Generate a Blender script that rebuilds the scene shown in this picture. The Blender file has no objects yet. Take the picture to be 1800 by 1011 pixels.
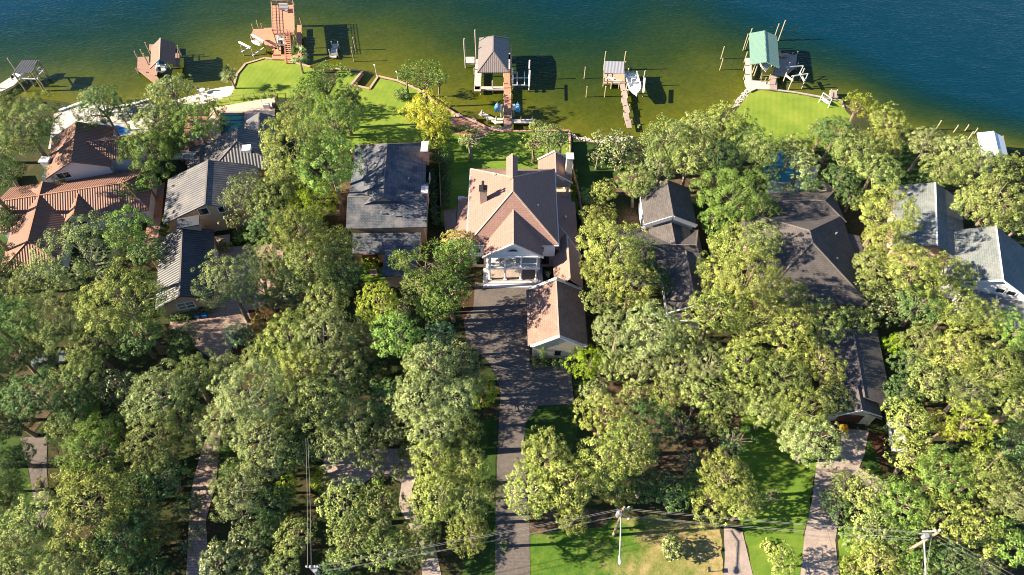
import bpy, bmesh, math, random
import numpy as np
from mathutils import Vector
SC = bpy.context.scene
COL = SC.collection
# ------------------------------------------------------------------ camera, light, exposure
FPX, PITCH, CAMH = 1170.0, math.radians(53), 86.0
cam = bpy.data.cameras.new('camera'); camo = bpy.data.objects.new('camera', cam); COL.objects.link(camo)
camo.location = (0, 0, CAMH); camo.rotation_euler = (math.radians(90)-PITCH, 0, 0)
cam.sensor_width = 36.0; cam.lens = 36.0*FPX/1800.0; cam.clip_start = 1; cam.clip_end = 6000
SC.camera = camo
SC.render.resolution_x = 1024; SC.render.resolution_y = 575
SUN_EL, SUN_AZ = math.radians(26), math.radians(-93)      # azimuth of the sun measured clockwise from +Y
W = bpy.data.worlds.new("World"); SC.world = W; W.use_nodes = True
nt = W.node_tree; bg = nt.nodes['Background']
sky = nt.nodes.new('ShaderNodeTexSky'); sky.sky_type = 'NISHITA'; sky.sun_disc = False
sky.sun_elevation = SUN_EL; sky.sun_rotation = SUN_AZ; sky.air_density = 1.0; sky.dust_density = 0.2; sky.ozone_density = 5.0
nt.links.new(sky.outputs[0], bg.inputs[0]); bg.inputs[1].default_value = 0.054
sun = bpy.data.lights.new('sun', 'SUN'); sun.energy = 5.0; sun.angle = math.radians(0.5); sun.color = (1.0, 0.85, 0.63)
suno = bpy.data.objects.new('sun', sun); COL.objects.link(suno)
sd = Vector((math.sin(SUN_AZ)*math.cos(SUN_EL), math.cos(SUN_AZ)*math.cos(SUN_EL), math.sin(SUN_EL)))
suno.rotation_euler = sd.to_track_quat('Z', 'Y').to_euler(); suno.location = (-60, 40, 120)
SC.view_settings.view_transform = 'Standard'; SC.view_settings.look = 'None'
SC.view_settings.gamma = 1; SC.view_settings.exposure = 1.88
try:
    SC.cycles.filter_width = 1.0; SC.cycles.max_bounces = 4; SC.cycles.diffuse_bounces = 2; SC.cycles.transparent_max_bounces = 4
except Exception: pass

# ------------------------------------------------------------------ helpers
def P(u, v, z=0.0):
    """ground point (at height z) seen at photograph pixel u, v: used to take measurements"""
    x = (u-900)/FPX; y = (505.5-v)/FPX
    d = (x, math.cos(PITCH)+y*math.sin(PITCH), -math.sin(PITCH)+y*math.cos(PITCH))
    t = (z-CAMH)/d[2]
    return Vector((d[0]*t, d[1]*t, z))
def PS(v, z=0.0):
    return (P(1000, v, z)-P(900, v, z)).length/100.0           # metres per pixel
def PL(pts, z=0.0): return [P(u, v, z) for u, v in pts]

class MB:
    """collects polygons; UVs in metres: u along the level direction of a face, v up its slope"""
    def __init__(s): s.v = []; s.f = []; s.uv = []
    def face(s, pts):
        pts = [Vector(p) for p in pts]; i = len(s.v); s.v += pts; s.f.append(list(range(i, i+len(pts))))
        n = Vector((0, 0, 0))
        for a in range(len(pts)):
            p, q = pts[a], pts[(a+1) % len(pts)]
            n += Vector(((p.y-q.y)*(p.z+q.z), (p.z-q.z)*(p.x+q.x), (p.x-q.x)*(p.y+q.y)))
        if n.length < 1e-9: n = Vector((0, 0, 1))
        n.normalize()
        e = Vector((0, 0, 1)).cross(n)
        e = Vector((1, 0, 0)) if e.length < .05 else e.normalized()
        f = n.cross(e)
        s.uv += [(p.dot(e), p.dot(f)) for p in pts]
    def prism(s, poly, z0, z1, top=True, bottom=False):
        """vertical prism over a 2D polygon; z1 may be a list of heights"""
        n = len(poly)
        A = sum(poly[i][0]*poly[(i+1) % n][1]-poly[(i+1) % n][0]*poly[i][1] for i in range(n))
        h = list(z1) if hasattr(z1, '__len__') else [z1]*n
        l = list(z0) if hasattr(z0, '__len__') else [z0]*n
        if A < 0: poly = poly[::-1]; h = h[::-1]; l = l[::-1]
        for i in range(n):
            j = (i+1) % n
            s.face([(poly[i][0], poly[i][1], l[i]), (poly[j][0], poly[j][1], l[j]), (poly[j][0], poly[j][1], h[j]), (poly[i][0], poly[i][1], h[i])])
        if top: s.face([(p[0], p[1], z) for p, z in zip(poly, h)])
        if bottom: s.face([(p[0], p[1], z) for p, z in zip(poly, l)][::-1])
    def box(s, c, d, rz=0.0, tilt=None):
        hx, hy, hz = d[0]/2, d[1]/2, d[2]/2; co, si = math.cos(rz), math.sin(rz)
        P8 = []
        for x, y, z in ((-1,-1,-1),(1,-1,-1),(1,1,-1),(-1,1,-1),(-1,-1,1),(1,-1,1),(1,1,1),(-1,1,1)):
            a, b = x*hx, y*hy; P8.append((c[0]+a*co-b*si, c[1]+a*si+b*co, c[2]+z*hz))
        for q in ((3,2,1,0),(4,5,6,7),(0,1,5,4),(1,2,6,5),(2,3,7,6),(3,0,4,7)): s.face([P8[k] for k in q])
    def beam(s, a, b, w, h=None):
        """square bar from a to b"""
        a = Vector(a); b = Vector(b); h = h or w; d = (b-a)
        if d.length < 1e-6: return
        d.normalize(); e = d.cross(Vector((0, 0, 1)))
        e = Vector((1, 0, 0)) if e.length < 1e-3 else e.normalized(); f = e.cross(d).normalized()
        r = [(-w/2, -h/2), (w/2, -h/2), (w/2, h/2), (-w/2, h/2)]
        A = [a+e*x+f*y for x, y in r]; B = [b+e*x+f*y for x, y in r]
        for i in range(4): j = (i+1) % 4; s.face([A[j], A[i], B[i], B[j]])
        s.face(A); s.face(B[::-1])
    def tube(s, a, b, r0, r1=None, n=8, cap=True):
        a = Vector(a); b = Vector(b); r1 = r0 if r1 is None else r1; d = (b-a).normalized()
        e = d.cross(Vector((0, 0, 1))); e = Vector((1, 0, 0)) if e.length < 1e-3 else e.normalized(); f = d.cross(e)
        A = [a+(e*math.cos(t)+f*math.sin(t))*r0 for t in [2*math.pi*k/n for k in range(n)]]
        B = [b+(e*math.cos(t)+f*math.sin(t))*r1 for t in [2*math.pi*k/n for k in range(n)]]
        for i in range(n): j = (i+1) % n; s.face([A[i], A[j], B[j], B[i]])
        if cap: s.face(B); s.face(A[::-1])
    def path(s, pts, r, n=6):
        for i in range(len(pts)-1):
            ra = r[i] if hasattr(r, '__len__') else r; rb = r[i+1] if hasattr(r, '__len__') else r
            s.tube(pts[i], pts[i+1], ra, rb, n, cap=(i in (0, len(pts)-2)))
    def ring(s, c, r, z0, z1, n=24, ri=0):
        o = [(c[0]+r*math.cos(2*math.pi*k/n), c[1]+r*math.sin(2*math.pi*k/n)) for k in range(n)]
        if not ri: s.prism(o, z0, z1); return
        q = [(c[0]+ri*math.cos(2*math.pi*k/n), c[1]+ri*math.sin(2*math.pi*k/n)) for k in range(n)]
        for i in range(n):
            j = (i+1) % n
            s.face([(*o[i], z0), (*o[j], z0), (*o[j], z1), (*o[i], z1)]); s.face([(*q[j], z0), (*q[i], z0), (*q[i], z1), (*q[j], z1)])
            s.face([(*o[i], z1), (*o[j], z1), (*q[j], z1), (*q[i], z1)])
    def build(s, name, mat, parent=None, merge=False):
        me = bpy.data.meshes.new(name); me.from_pydata([tuple(v) for v in s.v], [], s.f)
        uvl = me.uv_layers.new(name='UVMap'); uvl.data.foreach_set('uv', np.array(s.uv, 'f').ravel())
        me.materials.append(mat); me.update()
        if merge:
            bm = bmesh.new(); bm.from_mesh(me); bmesh.ops.remove_doubles(bm, verts=bm.verts, dist=1e-4)
            for f in bm.faces: f.smooth = True
            bm.to_mesh(me); bm.free()
        return link(name, me, parent)
def link(name, me, parent=None):
    o = bpy.data.objects.new(name, me); COL.objects.link(o)
    if parent is not None:
        o.parent = parent; o.matrix_parent_inverse = world_mat(parent).inverted()
    return o
def world_mat(o):
    from mathutils import Matrix
    m = Matrix.LocRotScale(o.location, o.rotation_euler, o.scale)
    while o.parent: 
        m = o.matrix_parent_inverse @ m; o = o.parent; m = Matrix.LocRotScale(o.location, o.rotation_euler, o.scale) @ m
    return m
def tag(o, label, cat, group=None, kind=None):
    o['label'] = label; o['category'] = cat
    if group: o['group'] = group
    if kind: o['kind'] = kind
    return o
def thing(name, label, cat, loc, group=None):
    o = bpy.data.objects.new(name, None); COL.objects.link(o); o.empty_display_size = .5
    o.location = (loc[0], loc[1], loc[2] if len(loc) > 2 else 0)
    return tag(o, label, cat, group)
def struct(o): o['kind'] = 'structure'; return o

# ------------------------------------------------------------------ materials
def newmat(name):
    m = bpy.data.materials.new(name); m.use_nodes = True; t = m.node_tree
    return m, t, t.nodes['Principled BSDF']
def nd(t, typ, **kw):
    n = t.nodes.new(typ)
    for k, v in kw.items(): setattr(n, k, v)
    return n
def ramp(t, src, stops):
    r = nd(t, 'ShaderNodeValToRGB'); t.links.new(src, r.inputs[0]); e = r.color_ramp.elements
    while len(e) < len(stops): e.new(.5)
    for k, (p, c) in enumerate(stops): e[k].position = p; e[k].color = (*c, 1) if len(c) == 3 else c
    return r.outputs[0]
def coords(t, kind='Object', scale=(1, 1, 1), rot=(0, 0, 0)):
    c = nd(t, 'ShaderNodeTexCoord'); m = nd(t, 'ShaderNodeMapping'); m.inputs['Scale'].default_value = scale; m.inputs['Rotation'].default_value = rot
    t.links.new(c.outputs[kind], m.inputs[0]); return m.outputs[0]
def noise(t, co, scale, detail=4, rough=.6):
    n = nd(t, 'ShaderNodeTexNoise'); n.inputs['Scale'].default_value = scale; n.inputs['Detail'].default_value = detail; n.inputs['Roughness'].default_value = rough
    t.links.new(co, n.inputs[0]); return n.outputs[0]
def mixc(t, fac, a, b, mode='MIX'):
    m = nd(t, 'ShaderNodeMix', data_type='RGBA', blend_type=mode)
    for s, x in ((m.inputs[0], fac), (m.inputs[6], a), (m.inputs[7], b)):
        if isinstance(x, (int, float)): s.default_value = x
        elif isinstance(x, (tuple, list)): s.default_value = (*x[:3], 1)
        else: t.links.new(x, s)
    return m.outputs[2]
def bump(t, b, h, strength=.4, dist=.1):
    n = nd(t, 'ShaderNodeBump'); n.inputs['Strength'].default_value = strength; n.inputs['Distance'].default_value = dist
    t.links.new(h, n.inputs['Height']); t.links.new(n.outputs[0], b.inputs['Normal'])
def geo_world(t): return nd(t, 'ShaderNodeNewGeometry').outputs['Position']
def m_plain(name, c, rough=.6, var=.18, sc=1.5, metal=0, spec=.4):
    m, t, b = newmat(name); g = geo_world(t)
    n1 = noise(t, g, sc, 5); n2 = noise(t, g, sc*7, 3)
    f = mixc(t, .4, n1, n2)
    lo = tuple(x*(1-var) for x in c); hi = tuple(min(1, x*(1+var)) for x in c)
    t.links.new(ramp(t, f, [(.3, lo), (.7, hi)]), b.inputs['Base Color'])
    b.inputs['Roughness'].default_value = rough; b.inputs['Metallic'].default_value = metal; b.inputs['Specular IOR Level'].default_value = spec
    return m
def m_brick(name, c1, c2, cm, bw, bh, mortar=.02, rough=.85, stain=(.5, .5, .5), stainamt=.35, stsc=.35, bumpd=.02, offset=.5, spec=.3):
    """courses of bricks, shingles, pavers or tiles laid out on the metre UVs"""
    m, t, b = newmat(name); uv = coords(t, 'UV')
    k = nd(t, 'ShaderNodeTexBrick'); t.links.new(uv, k.inputs[0]); k.offset = offset
    k.inputs['Color1'].default_value = (*c1, 1); k.inputs['Color2'].default_value = (*c2, 1); k.inputs['Mortar'].default_value = (*cm, 1)
    k.inputs['Scale'].default_value = 1; k.inputs['Mortar Size'].default_value = mortar; k.inputs['Brick Width'].default_value = bw; k.inputs['Row Height'].default_value = bh
    k.inputs['Mortar Smooth'].default_value = .3
    g = geo_world(t); n1 = noise(t, g, stsc, 6, .65); n2 = noise(t, g, 3.0, 4)
    f = ramp(t, n1, [(.42, (0, 0, 0)), (.66, (1, 1, 1))])
    sm = nd(t, 'ShaderNodeMath', operation='MULTIPLY'); t.links.new(f, sm.inputs[0]); sm.inputs[1].default_value = stainamt
    c = mixc(t, sm.outputs[0], k.outputs[0], stain)
    c = mixc(t, .3, c, ramp(t, n2, [(.3, (.35, .35, .35)), (.7, (.75, .75, .75))]), 'OVERLAY')
    t.links.new(c, b.inputs['Base Color']); b.inputs['Roughness'].default_value = rough; b.inputs['Specular IOR Level'].default_value = spec
    bump(t, b, k.outputs[1], -.6, bumpd)
    return m
def m_ribs(name, c, period, dark=.45, rough=.6, metal=0, axis=0, stain=None, stainamt=.3, spec=.4, profile='SIN', depth=.06):
    """ribs, barrel tiles or standing seams running up the slope (period in metres)"""
    m, t, b = newmat(name); c0 = nd(t, 'ShaderNodeTexCoord'); sp = nd(t, 'ShaderNodeSeparateXYZ'); t.links.new(c0.outputs['UV'], sp.inputs[0])
    mu = nd(t, 'ShaderNodeMath', operation='MULTIPLY'); t.links.new(sp.outputs[axis], mu.inputs[0]); mu.inputs[1].default_value = 2*math.pi/period
    s = nd(t, 'ShaderNodeMath', operation='SINE'); t.links.new(mu.outputs[0], s.inputs[0])
    h = nd(t, 'ShaderNodeMapRange'); t.links.new(s.outputs[0], h.inputs[0]); h.inputs[1].default_value = -1
    g = geo_world(t); n1 = noise(t, g, .4, 6, .65); n2 = noise(t, g, 4, 4)
    lo = tuple(x*dark for x in c)
    col = ramp(t, h.outputs[0], [(.05, lo), (.35 if profile == 'SIN' else .12, c)])
    if stain:
        sm = nd(t, 'ShaderNodeMath', operation='MULTIPLY'); t.links.new(ramp(t, n1, [(.45, (0, 0, 0)), (.65, (1, 1, 1))]), sm.inputs[0]); sm.inputs[1].default_value = stainamt
        col = mixc(t, sm.outputs[0], col, stain)
    col = mixc(t, .35, col, ramp(t, n2, [(.3, (.3, .3, .3)), (.7, (.75, .75, .75))]), 'OVERLAY')
    t.links.new(col, b.inputs['Base Color']); b.inputs['Roughness'].default_value = rough; b.inputs['Metallic'].default_value = metal; b.inputs['Specular IOR Level'].default_value = spec
    bump(t, b, h.outputs[0], .8, depth)
    return m
def m_ground(name, stops, sc=.25, fine=6, rough=.95, mixf=.5, bsc=12, bd=.05, mow=0):
    m, t, b = newmat(name); g = geo_world(t)
    n1 = noise(t, g, sc, 8, .68); n2 = noise(t, g, fine, 5, .7)
    f = mixc(t, mixf, n1, n2)
    c = ramp(t, f, stops)
    if mow:                                                     # mowing passes
        w = nd(t, 'ShaderNodeTexWave'); t.links.new(coords(t, 'Object', (1, 1, 1), (0, 0, mow)), w.inputs[0]); w.inputs['Scale'].default_value = .28; w.inputs['Distortion'].default_value = 1.2; w.inputs['Detail'].default_value = 3
        c = mixc(t, .12, c, ramp(t, w.outputs[1], [(.35, (.36, .36, .36)), (.65, (.62, .62, .62))]), 'OVERLAY')
        n3 = noise(t, g, .55, 5, .75); c = mixc(t, ramp(t, n3, [(.60, (0, 0, 0)), (.72, (.6, .6, .6))]), c, (.24, .21, .09))
    t.links.new(c, b.inputs['Base Color']); b.inputs['Roughness'].default_value = rough; b.inputs['Specular IOR Level'].default_value = .15
    bump(t, b, noise(t, g, bsc, 3), .6, bd)
    return m
M = {}
M['forest'] = m_ground('forest_floor', [(.30, (.014, .024, .010)), (.47, (.028, .045, .013)), (.55, (.06, .045, .022)), (.66, (.13, .085, .05)), (.76, (.22, .15, .09))], .16, 2.2)
M['litter'] = m_ground('leaf_litter', [(.34, (.03, .024, .014)), (.5, (.085, .058, .036)), (.66, (.20, .14, .095))], .5, 5)
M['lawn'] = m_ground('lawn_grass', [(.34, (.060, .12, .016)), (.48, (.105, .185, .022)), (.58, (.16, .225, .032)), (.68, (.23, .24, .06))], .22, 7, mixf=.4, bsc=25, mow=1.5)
M['lawn_dark'] = m_ground('shade_painted_lawn', [(.32, (.020, .042, .010)), (.5, (.035, .070, .014)), (.62, (.06, .10, .02)), (.72, (.10, .075, .035))], .3, 7, mixf=.4, bsc=25)  # dark copy of the lawn, tree shade put into its colour
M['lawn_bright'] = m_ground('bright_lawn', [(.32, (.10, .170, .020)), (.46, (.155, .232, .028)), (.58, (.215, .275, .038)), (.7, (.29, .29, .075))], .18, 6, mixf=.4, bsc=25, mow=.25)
M['lawn_patchy'] = m_ground('patchy_lawn', [(.36, (.05, .10, .012)), (.47, (.12, .17, .02)), (.54, (.24, .22, .05)), (.62, (.36, .24, .11)), (.75, (.44, .32, .17))], .13, 3, mixf=.35, bsc=20)
def m_front_lawn():
    m, t, b = newmat('front_lawn_grass'); g = geo_world(t); sp = nd(t, 'ShaderNodeSeparateXYZ'); t.links.new(g, sp.inputs[0])
    n0 = noise(t, g, .22, 6, .7); n1 = noise(t, g, .9, 6, .7); n2 = noise(t, g, 7, 4, .7)
    gr = ramp(t, mixc(t, .4, n1, n2), [(.34, (.035, .085, .012)), (.5, (.075, .15, .02)), (.66, (.15, .20, .035))])
    dr = ramp(t, mixc(t, .4, n1, n2), [(.36, (.13, .15, .03)), (.48, (.26, .22, .08)), (.6, (.42, .30, .17))])
    mr = nd(t, 'ShaderNodeMapRange'); t.links.new(sp.outputs[0], mr.inputs[0]); mr.inputs[1].default_value = 8; mr.inputs[2].default_value = 22; mr.inputs[3].default_value = -.16; mr.inputs[4].default_value = .14
    a = nd(t, 'ShaderNodeMath', operation='ADD'); t.links.new(n0, a.inputs[0]); t.links.new(mr.outputs[0], a.inputs[1])
    t.links.new(mixc(t, ramp(t, a.outputs[0], [(.42, (0, 0, 0)), (.66, (1, 1, 1))]), gr, dr), b.inputs['Base Color']); b.inputs['Roughness'].default_value = .95; b.inputs['Specular IOR Level'].default_value = .1
    bump(t, b, noise(t, g, 20, 3), .6, .05); return m
M['front_lawn'] = m_front_lawn()
M['sand'] = m_ground('white_sand', [(.3, (.55, .48, .38)), (.7, (.75, .68, .58))], .8, 8)
M['mulch'] = m_ground('mulch', [(.35, (.03, .016, .010)), (.65, (.10, .05, .03))], 1, 8)
M['asphalt'] = m_brick('paver_drive', (.135, .118, .110), (.098, .086, .082), (.052, .048, .048), .34, .17, .012, stain=(.155, .125, .11), stainamt=.5, stsc=.3)
M['paver'] = m_brick('tan_paver', (.40, .28, .22), (.30, .21, .17), (.16, .11, .09), .55, .35, .03, stain=(.24, .20, .18), stainamt=.4)
M['paver2'] = m_brick('pink_paver', (.62, .44, .34), (.54, .38, .30), (.38, .27, .21), .6, .6, .02, stain=(.45, .35, .3))
M['concrete'] = m_brick('concrete', (.36, .29, .255), (.33, .27, .24), (.17, .14, .125), 4.0, 5.0, .03, offset=0, stain=(.20, .165, .145), stainamt=.6, stsc=.5)
M['whitepatio'] = m_plain('white_patio', (.50, .46, .43), .7, .12)
M['terrapatio'] = m_brick('terracotta_patio', (.42, .18, .10), (.36, .15, .08), (.25, .14, .1), .4, .4, .02)
M['shingle_pink'] = m_brick('rosy_shingle', (.27, .165, .138), (.25, .152, .128), (.18, .108, .09), .9, .36, .03, stain=(.235, .14, .11), stainamt=.4, bumpd=.03)
M['shingle_brown'] = m_brick('brown_shingle', (.175, .135, .115), (.125, .098, .085), (.07, .055, .05), .7, .3, .02, stain=(.27, .20, .165), stainamt=.5)
M['shingle_dark'] = m_brick('dark_shingle', (.100, .090, .088), (.072, .066, .066), (.035, .033, .034), .6, .3, .02, stain=(.14, .12, .115), stainamt=.4)
M['shingle_slate'] = m_brick('weathered_slate_shingle', (.080, .095, .125), (.055, .068, .092), (.025, .03, .04), .5, .28, .03, stain=(.21, .20, .20), stainamt=.6, stsc=.5)
M['shingle_grey'] = m_brick('grey_shingle', (.15, .17, .17), (.12, .14, .145), (.07, .08, .085), .6, .3, .02, stain=(.22, .22, .21), stainamt=.5)
M['tile_red'] = m_ribs('terracotta_barrel_tile', (.235, .12, .088), .40, .6, .75, stain=(.20, .11, .08), stainamt=.5, depth=.1)
M['tile_grey'] = m_ribs('grey_rib_roof', (.105, .107, .12), .55, .35, .6, stain=(.185, .165, .15), stainamt=.5, depth=.08)
M['tile_black'] = m_ribs('charcoal_rib_roof', (.050, .055, .065), .5, .4, .55, stain=(.08, .075, .08), stainamt=.5, depth=.08)
M['metal_grey'] = m_ribs('grey_seam_metal', (.19, .162, .155), .42, .8, .5, .1, profile='S', depth=.03)
M['metal_green'] = m_ribs('green_seam_metal', (.165, .28, .225), .42, .8, .45, .1, profile='S', depth=.03)
M['metal_galv'] = m_ribs('galvanised_metal', (.48, .47, .50), .3, .6, .4, .4, depth=.03)
M['metal_white'] = m_ribs('white_metal_roof', (.72, .76, .80), .5, .85, .45, 0, depth=.03)
M['shingle_bh'] = m_brick('tan_dock_shingle', (.23, .14, .105), (.19, .118, .09), (.12, .08, .06), .6, .28, .02, stain=(.22, .17, .15))
M['ridge_light'] = m_plain('pale_ridge_tile', (.46, .33, .27), .8, .2)
M['ridge_white'] = m_plain('white_ridge', (.66, .66, .68), .7, .1)
M['ridge_dark'] = m_plain('grey_ridge', (.17, .14, .13), .8, .15)
M['ridge_red'] = m_plain('red_ridge', (.38, .19, .12), .8, .2)
M['white'] = m_plain('white_paint', (.78, .78, .78), .5, .06)
M['offwhite'] = m_plain('grey_white_paint', (.58, .58, .60), .6, .1)
M['tan'] = m_plain('tan_stucco', (.50, .36, .24), .85, .12)
M['brick_tan'] = m_brick('tan_brick', (.50, .38, .30), (.42, .31, .245), (.52, .46, .4), .24, .085, .01, stain=(.38, .29, .24), stainamt=.3)
M['brick_pale'] = m_brick('pale_brick', (.62, .53, .45), (.50, .41, .34), (.62, .56, .5), .24, .085, .01, stain=(.36, .28, .23), stainamt=.5, stsc=.8)
M['brick_red'] = m_brick('red_brick', (.40, .19, .13), (.32, .15, .10), (.42, .34, .3), .24, .085, .01)
M['stone'] = m_plain('pale_coping_stone', (.62, .56, .52), .8, .15)
M['wood_orange'] = m_ribs('orange_deck_board', (.56, .26, .155), .30, .5, .7, axis=1, stain=(.46, .24, .16), stainamt=.5, depth=.02)
M['wood_grey'] = m_ribs('weathered_deck_board', (.40, .31, .265), .32, .45, .8, axis=1, stain=(.30, .25, .23), stainamt=.6, depth=.02)
M['wood_tan'] = m_ribs('tan_deck_board', (.48, .35, .25), .30, .55, .8, axis=1, stain=(.38, .28, .2), stainamt=.5, depth=.02)
M['wood_white'] = m_ribs('bleached_deck_board', (.60, .52, .45), .32, .6, .8, axis=1, stain=(.50, .43, .38), stainamt=.5, depth=.02)
M['wood_brown'] = m_ribs('brown_deck_board', (.34, .20, .15), .3, .5, .8, axis=1, depth=.02)
M['pile'] = m_plain('greenish_piling', (.30, .26, .17), .85, .3, 3)
M['pile_grey'] = m_plain('grey_piling', (.34, .31, .27), .85, .25, 3)
M['timber'] = m_plain('timber', (.30, .21, .15), .85, .25, 3)
M['timber_pink'] = m_plain('pinkish_timber', (.48, .29, .21), .85, .2, 3)
M['pole'] = m_plain('utility_pole_wood', (.30, .22, .15), .85, .2, 3)
M['seawall'] = m_plain('seawall_timber', (.34, .23, .17), .9, .3, 3)
M['rock'] = m_plain('riprap_rock', (.42, .36, .33), .9, .35, 2)
M['metal'] = m_plain('galvanised', (.38, .40, .43), .4, .1, 3, .5)
M['alu'] = m_plain('aluminium', (.50, .50, .50), .4, .08, 3, .2)
M['dark'] = m_plain('black_metal', (.025, .026, .03), .5, .2, 3)
M['charcoal'] = m_plain('charcoal_canvas', (.06, .065, .08), .8, .2, 3)
M['glass'] = m_plain('window_glass', (.020, .028, .035), .08, .2, 1, 0, .8)
M['glass_blue'] = m_plain('blue_window_glass', (.10, .18, .22), .1, .3, 1, 0, .8)
M['blue'] = m_plain('blue_plastic', (.02, .14, .42), .45, .15, 3)
M['jetblue'] = m_plain('sky_blue_gelcoat', (.05, .32, .55), .35, .1, 3)
M['gel'] = m_plain('white_gelcoat', (.80, .80, .80), .3, .04, 2)
M['interior'] = m_plain('dark_interior', (.03, .02, .018), .8, .2)
M['doorred'] = m_plain('brown_red_wood', (.07, .025, .02), .6, .2)
M['cream'] = m_plain('cream_stucco', (.55, .48, .33), .85, .12)
M['yellow'] = m_plain('yellow_plastic', (.70, .38, .02), .5, .1)
M['cushion'] = m_plain('white_cushion', (.70, .66, .60), .8, .1)
M['carpaint'] = m_plain('silver_blue_car_paint', (.26, .31, .37), .25, .05, 1, .3, .6)
M['tyre'] = m_plain('rubber', (.02, .02, .02), .9, .1)
M['bark'] = m_plain('oak_bark', (.20, .155, .115), .95, .35, 2)
M['bark_pale'] = m_plain('pale_bark', (.22, .18, .145), .95, .35, 2)
M['wire'] = m_plain('wire', (.28, .28, .27), .6, .1)
def m_leaf(name, a, b_, c, rough=.6, tr=.12, spec=.08, hv=.014, vv=.32):
    """leaf colour varies leaf to leaf (tone) and tree to tree (object random)"""
    m, t, b = newmat(name)
    at = nd(t, 'ShaderNodeAttribute', attribute_name='tone'); oi = nd(t, 'ShaderNodeObjectInfo')
    col = ramp(t, at.outputs['Fac'], [(0, a), (.5, b_), (1, c)])
    hs = nd(t, 'ShaderNodeHueSaturation')
    for inp, lo, hi in (('Hue', .5-hv, .5+hv*.5), ('Value', 1-vv*.6, 1+vv)):
        r = nd(t, 'ShaderNodeMapRange'); r.inputs[3].default_value = lo; r.inputs[4].default_value = hi
        if inp == 'Value':
            k = nd(t, 'ShaderNodeMath', operation='MULTIPLY'); k.inputs[1].default_value = 7.31; t.links.new(oi.outputs['Random'], k.inputs[0])
            k2 = nd(t, 'ShaderNodeMath', operation='FRACT'); t.links.new(k.outputs[0], k2.inputs[0]); t.links.new(k2.outputs[0], r.inputs[0])
        else: t.links.new(oi.outputs['Random'], r.inputs[0])
        t.links.new(r.outputs[0], hs.inputs[inp])
    t.links.new(col, hs.inputs['Color']); t.links.new(hs.outputs[0], b.inputs['Base Color'])
    b.inputs['Roughness'].default_value = rough; b.inputs['Specular IOR Level'].default_value = spec
    tl = nd(t, 'ShaderNodeBsdfTranslucent'); t.links.new(hs.outputs[0], tl.inputs[0])
    mx = nd(t, 'ShaderNodeMixShader'); mx.inputs[0].default_value = tr; out = t.nodes['Material Output']
    t.links.new(b.outputs[0], mx.inputs[1]); t.links.new(tl.outputs[0], mx.inputs[2]); t.links.new(mx.outputs[0], out.inputs[0])
    return m
LEAF = {
 'oak':   m_leaf('live_oak_leaves', (0.061, 0.092, 0.024), (0.179, 0.236, 0.066), (0.362, 0.418, 0.142)),
 'dark':  m_leaf('deep_green_leaves', (0.029, 0.068, 0.023), (0.082, 0.154, 0.048), (0.202, 0.285, 0.101)),
 'warm':  m_leaf('warm_green_leaves', (0.077, 0.108, 0.020), (0.215, 0.266, 0.059), (0.414, 0.458, 0.138)),
 'green': m_leaf('fresh_green_leaves', (0.055, 0.114, 0.020), (0.145, 0.252, 0.048), (0.298, 0.422, 0.114)),
 'lime':  m_leaf('lime_leaves', (0.102, 0.178, 0.010), (0.242, 0.363, 0.024), (0.408, 0.516, 0.060), tr=.25),
 'yellow': m_leaf('yellow_leaves', (0.170, 0.187, 0.015), (0.429, 0.418, 0.044), (0.696, 0.648, 0.144), tr=.3),
 'ygreen': m_leaf('yellow_green_leaves', (0.085, 0.128, 0.014), (0.253, 0.308, 0.037), (0.516, 0.516, 0.096), tr=.25),
 'rust':  m_leaf('rust_yellow_leaves', (0.102, 0.102, 0.025), (0.275, 0.242, 0.055), (0.504, 0.408, 0.120)),
 'magn':  m_leaf('magnolia_leaves', (0.024, 0.048, 0.017), (0.110, 0.160, 0.050), (0.432, 0.444, 0.180), .35, .12, .4),
 'pine':  m_leaf('pine_needles', (0.043, 0.085, 0.019), (0.138, 0.231, 0.050), (0.312, 0.408, 0.114)),
 'pale':  m_leaf('pale_grey_green_leaves', (0.078, 0.110, 0.038), (0.204, 0.253, 0.089), (0.389, 0.444, 0.188)),
 'teal':  m_leaf('bluish_green_leaves', (0.043, 0.098, 0.043), (0.121, 0.220, 0.099), (0.240, 0.360, 0.180)),
 'palm':  m_leaf('palm_fronds', (0.051, 0.089, 0.025), (0.176, 0.242, 0.077), (0.384, 0.444, 0.192), .4, .15, .4),
}
# ------------------------------------------------------------------ terrain, shore, water
ZW = -0.8
SHORE = [(0, 168), (60, 172), (120, 180), (180, 196), (240, 184), (300, 176), (345, 166), (372, 157), (398, 152), (412, 150), (417, 131), (432, 113), (465, 103), (500, 106),
         (545, 118), (590, 122), (637, 126), (618, 150), (650, 157), (665, 135), (700, 143), (735, 158), (765, 180), (800, 201), (830, 213), (865, 229), (885, 232), (940, 231), (1000, 231),
         (1012, 243), (1040, 250), (1080, 248), (1120, 240), (1180, 226), (1240, 205), (1298, 186), (1318, 158), (1330, 155), (1400, 164), (1478, 178), (1520, 195), (1600, 228), (1700, 248), (1800, 268)]
shore = PL(SHORE)
land = [Vector((-700, 60, 0))] + [Vector((-700, 112, 0)), Vector((-160, 113, 0))] + shore + [Vector((130, 88, 0)), Vector((700, 40, 0)), Vector((700, -300, 0)), Vector((-700, -300, 0))]
mb = MB(); mb.prism([(p.x, p.y) for p in land], -3.0, 0.0); struct(mb.build('ground', M['forest']))
xs = np.concatenate([np.linspace(-900, -180, 12), np.linspace(-170, 170, 171), np.linspace(180, 900, 12)])
ys = np.concatenate([np.linspace(20, 200, 121), np.linspace(210, 2500, 20)])
X, Y = np.meshgrid(xs, ys); sh = np.array([(p.x, p.y) for p in [land[1], land[2]] + shore + land[-4:-2]])
dist = np.full(X.shape, 1e9)
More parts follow.
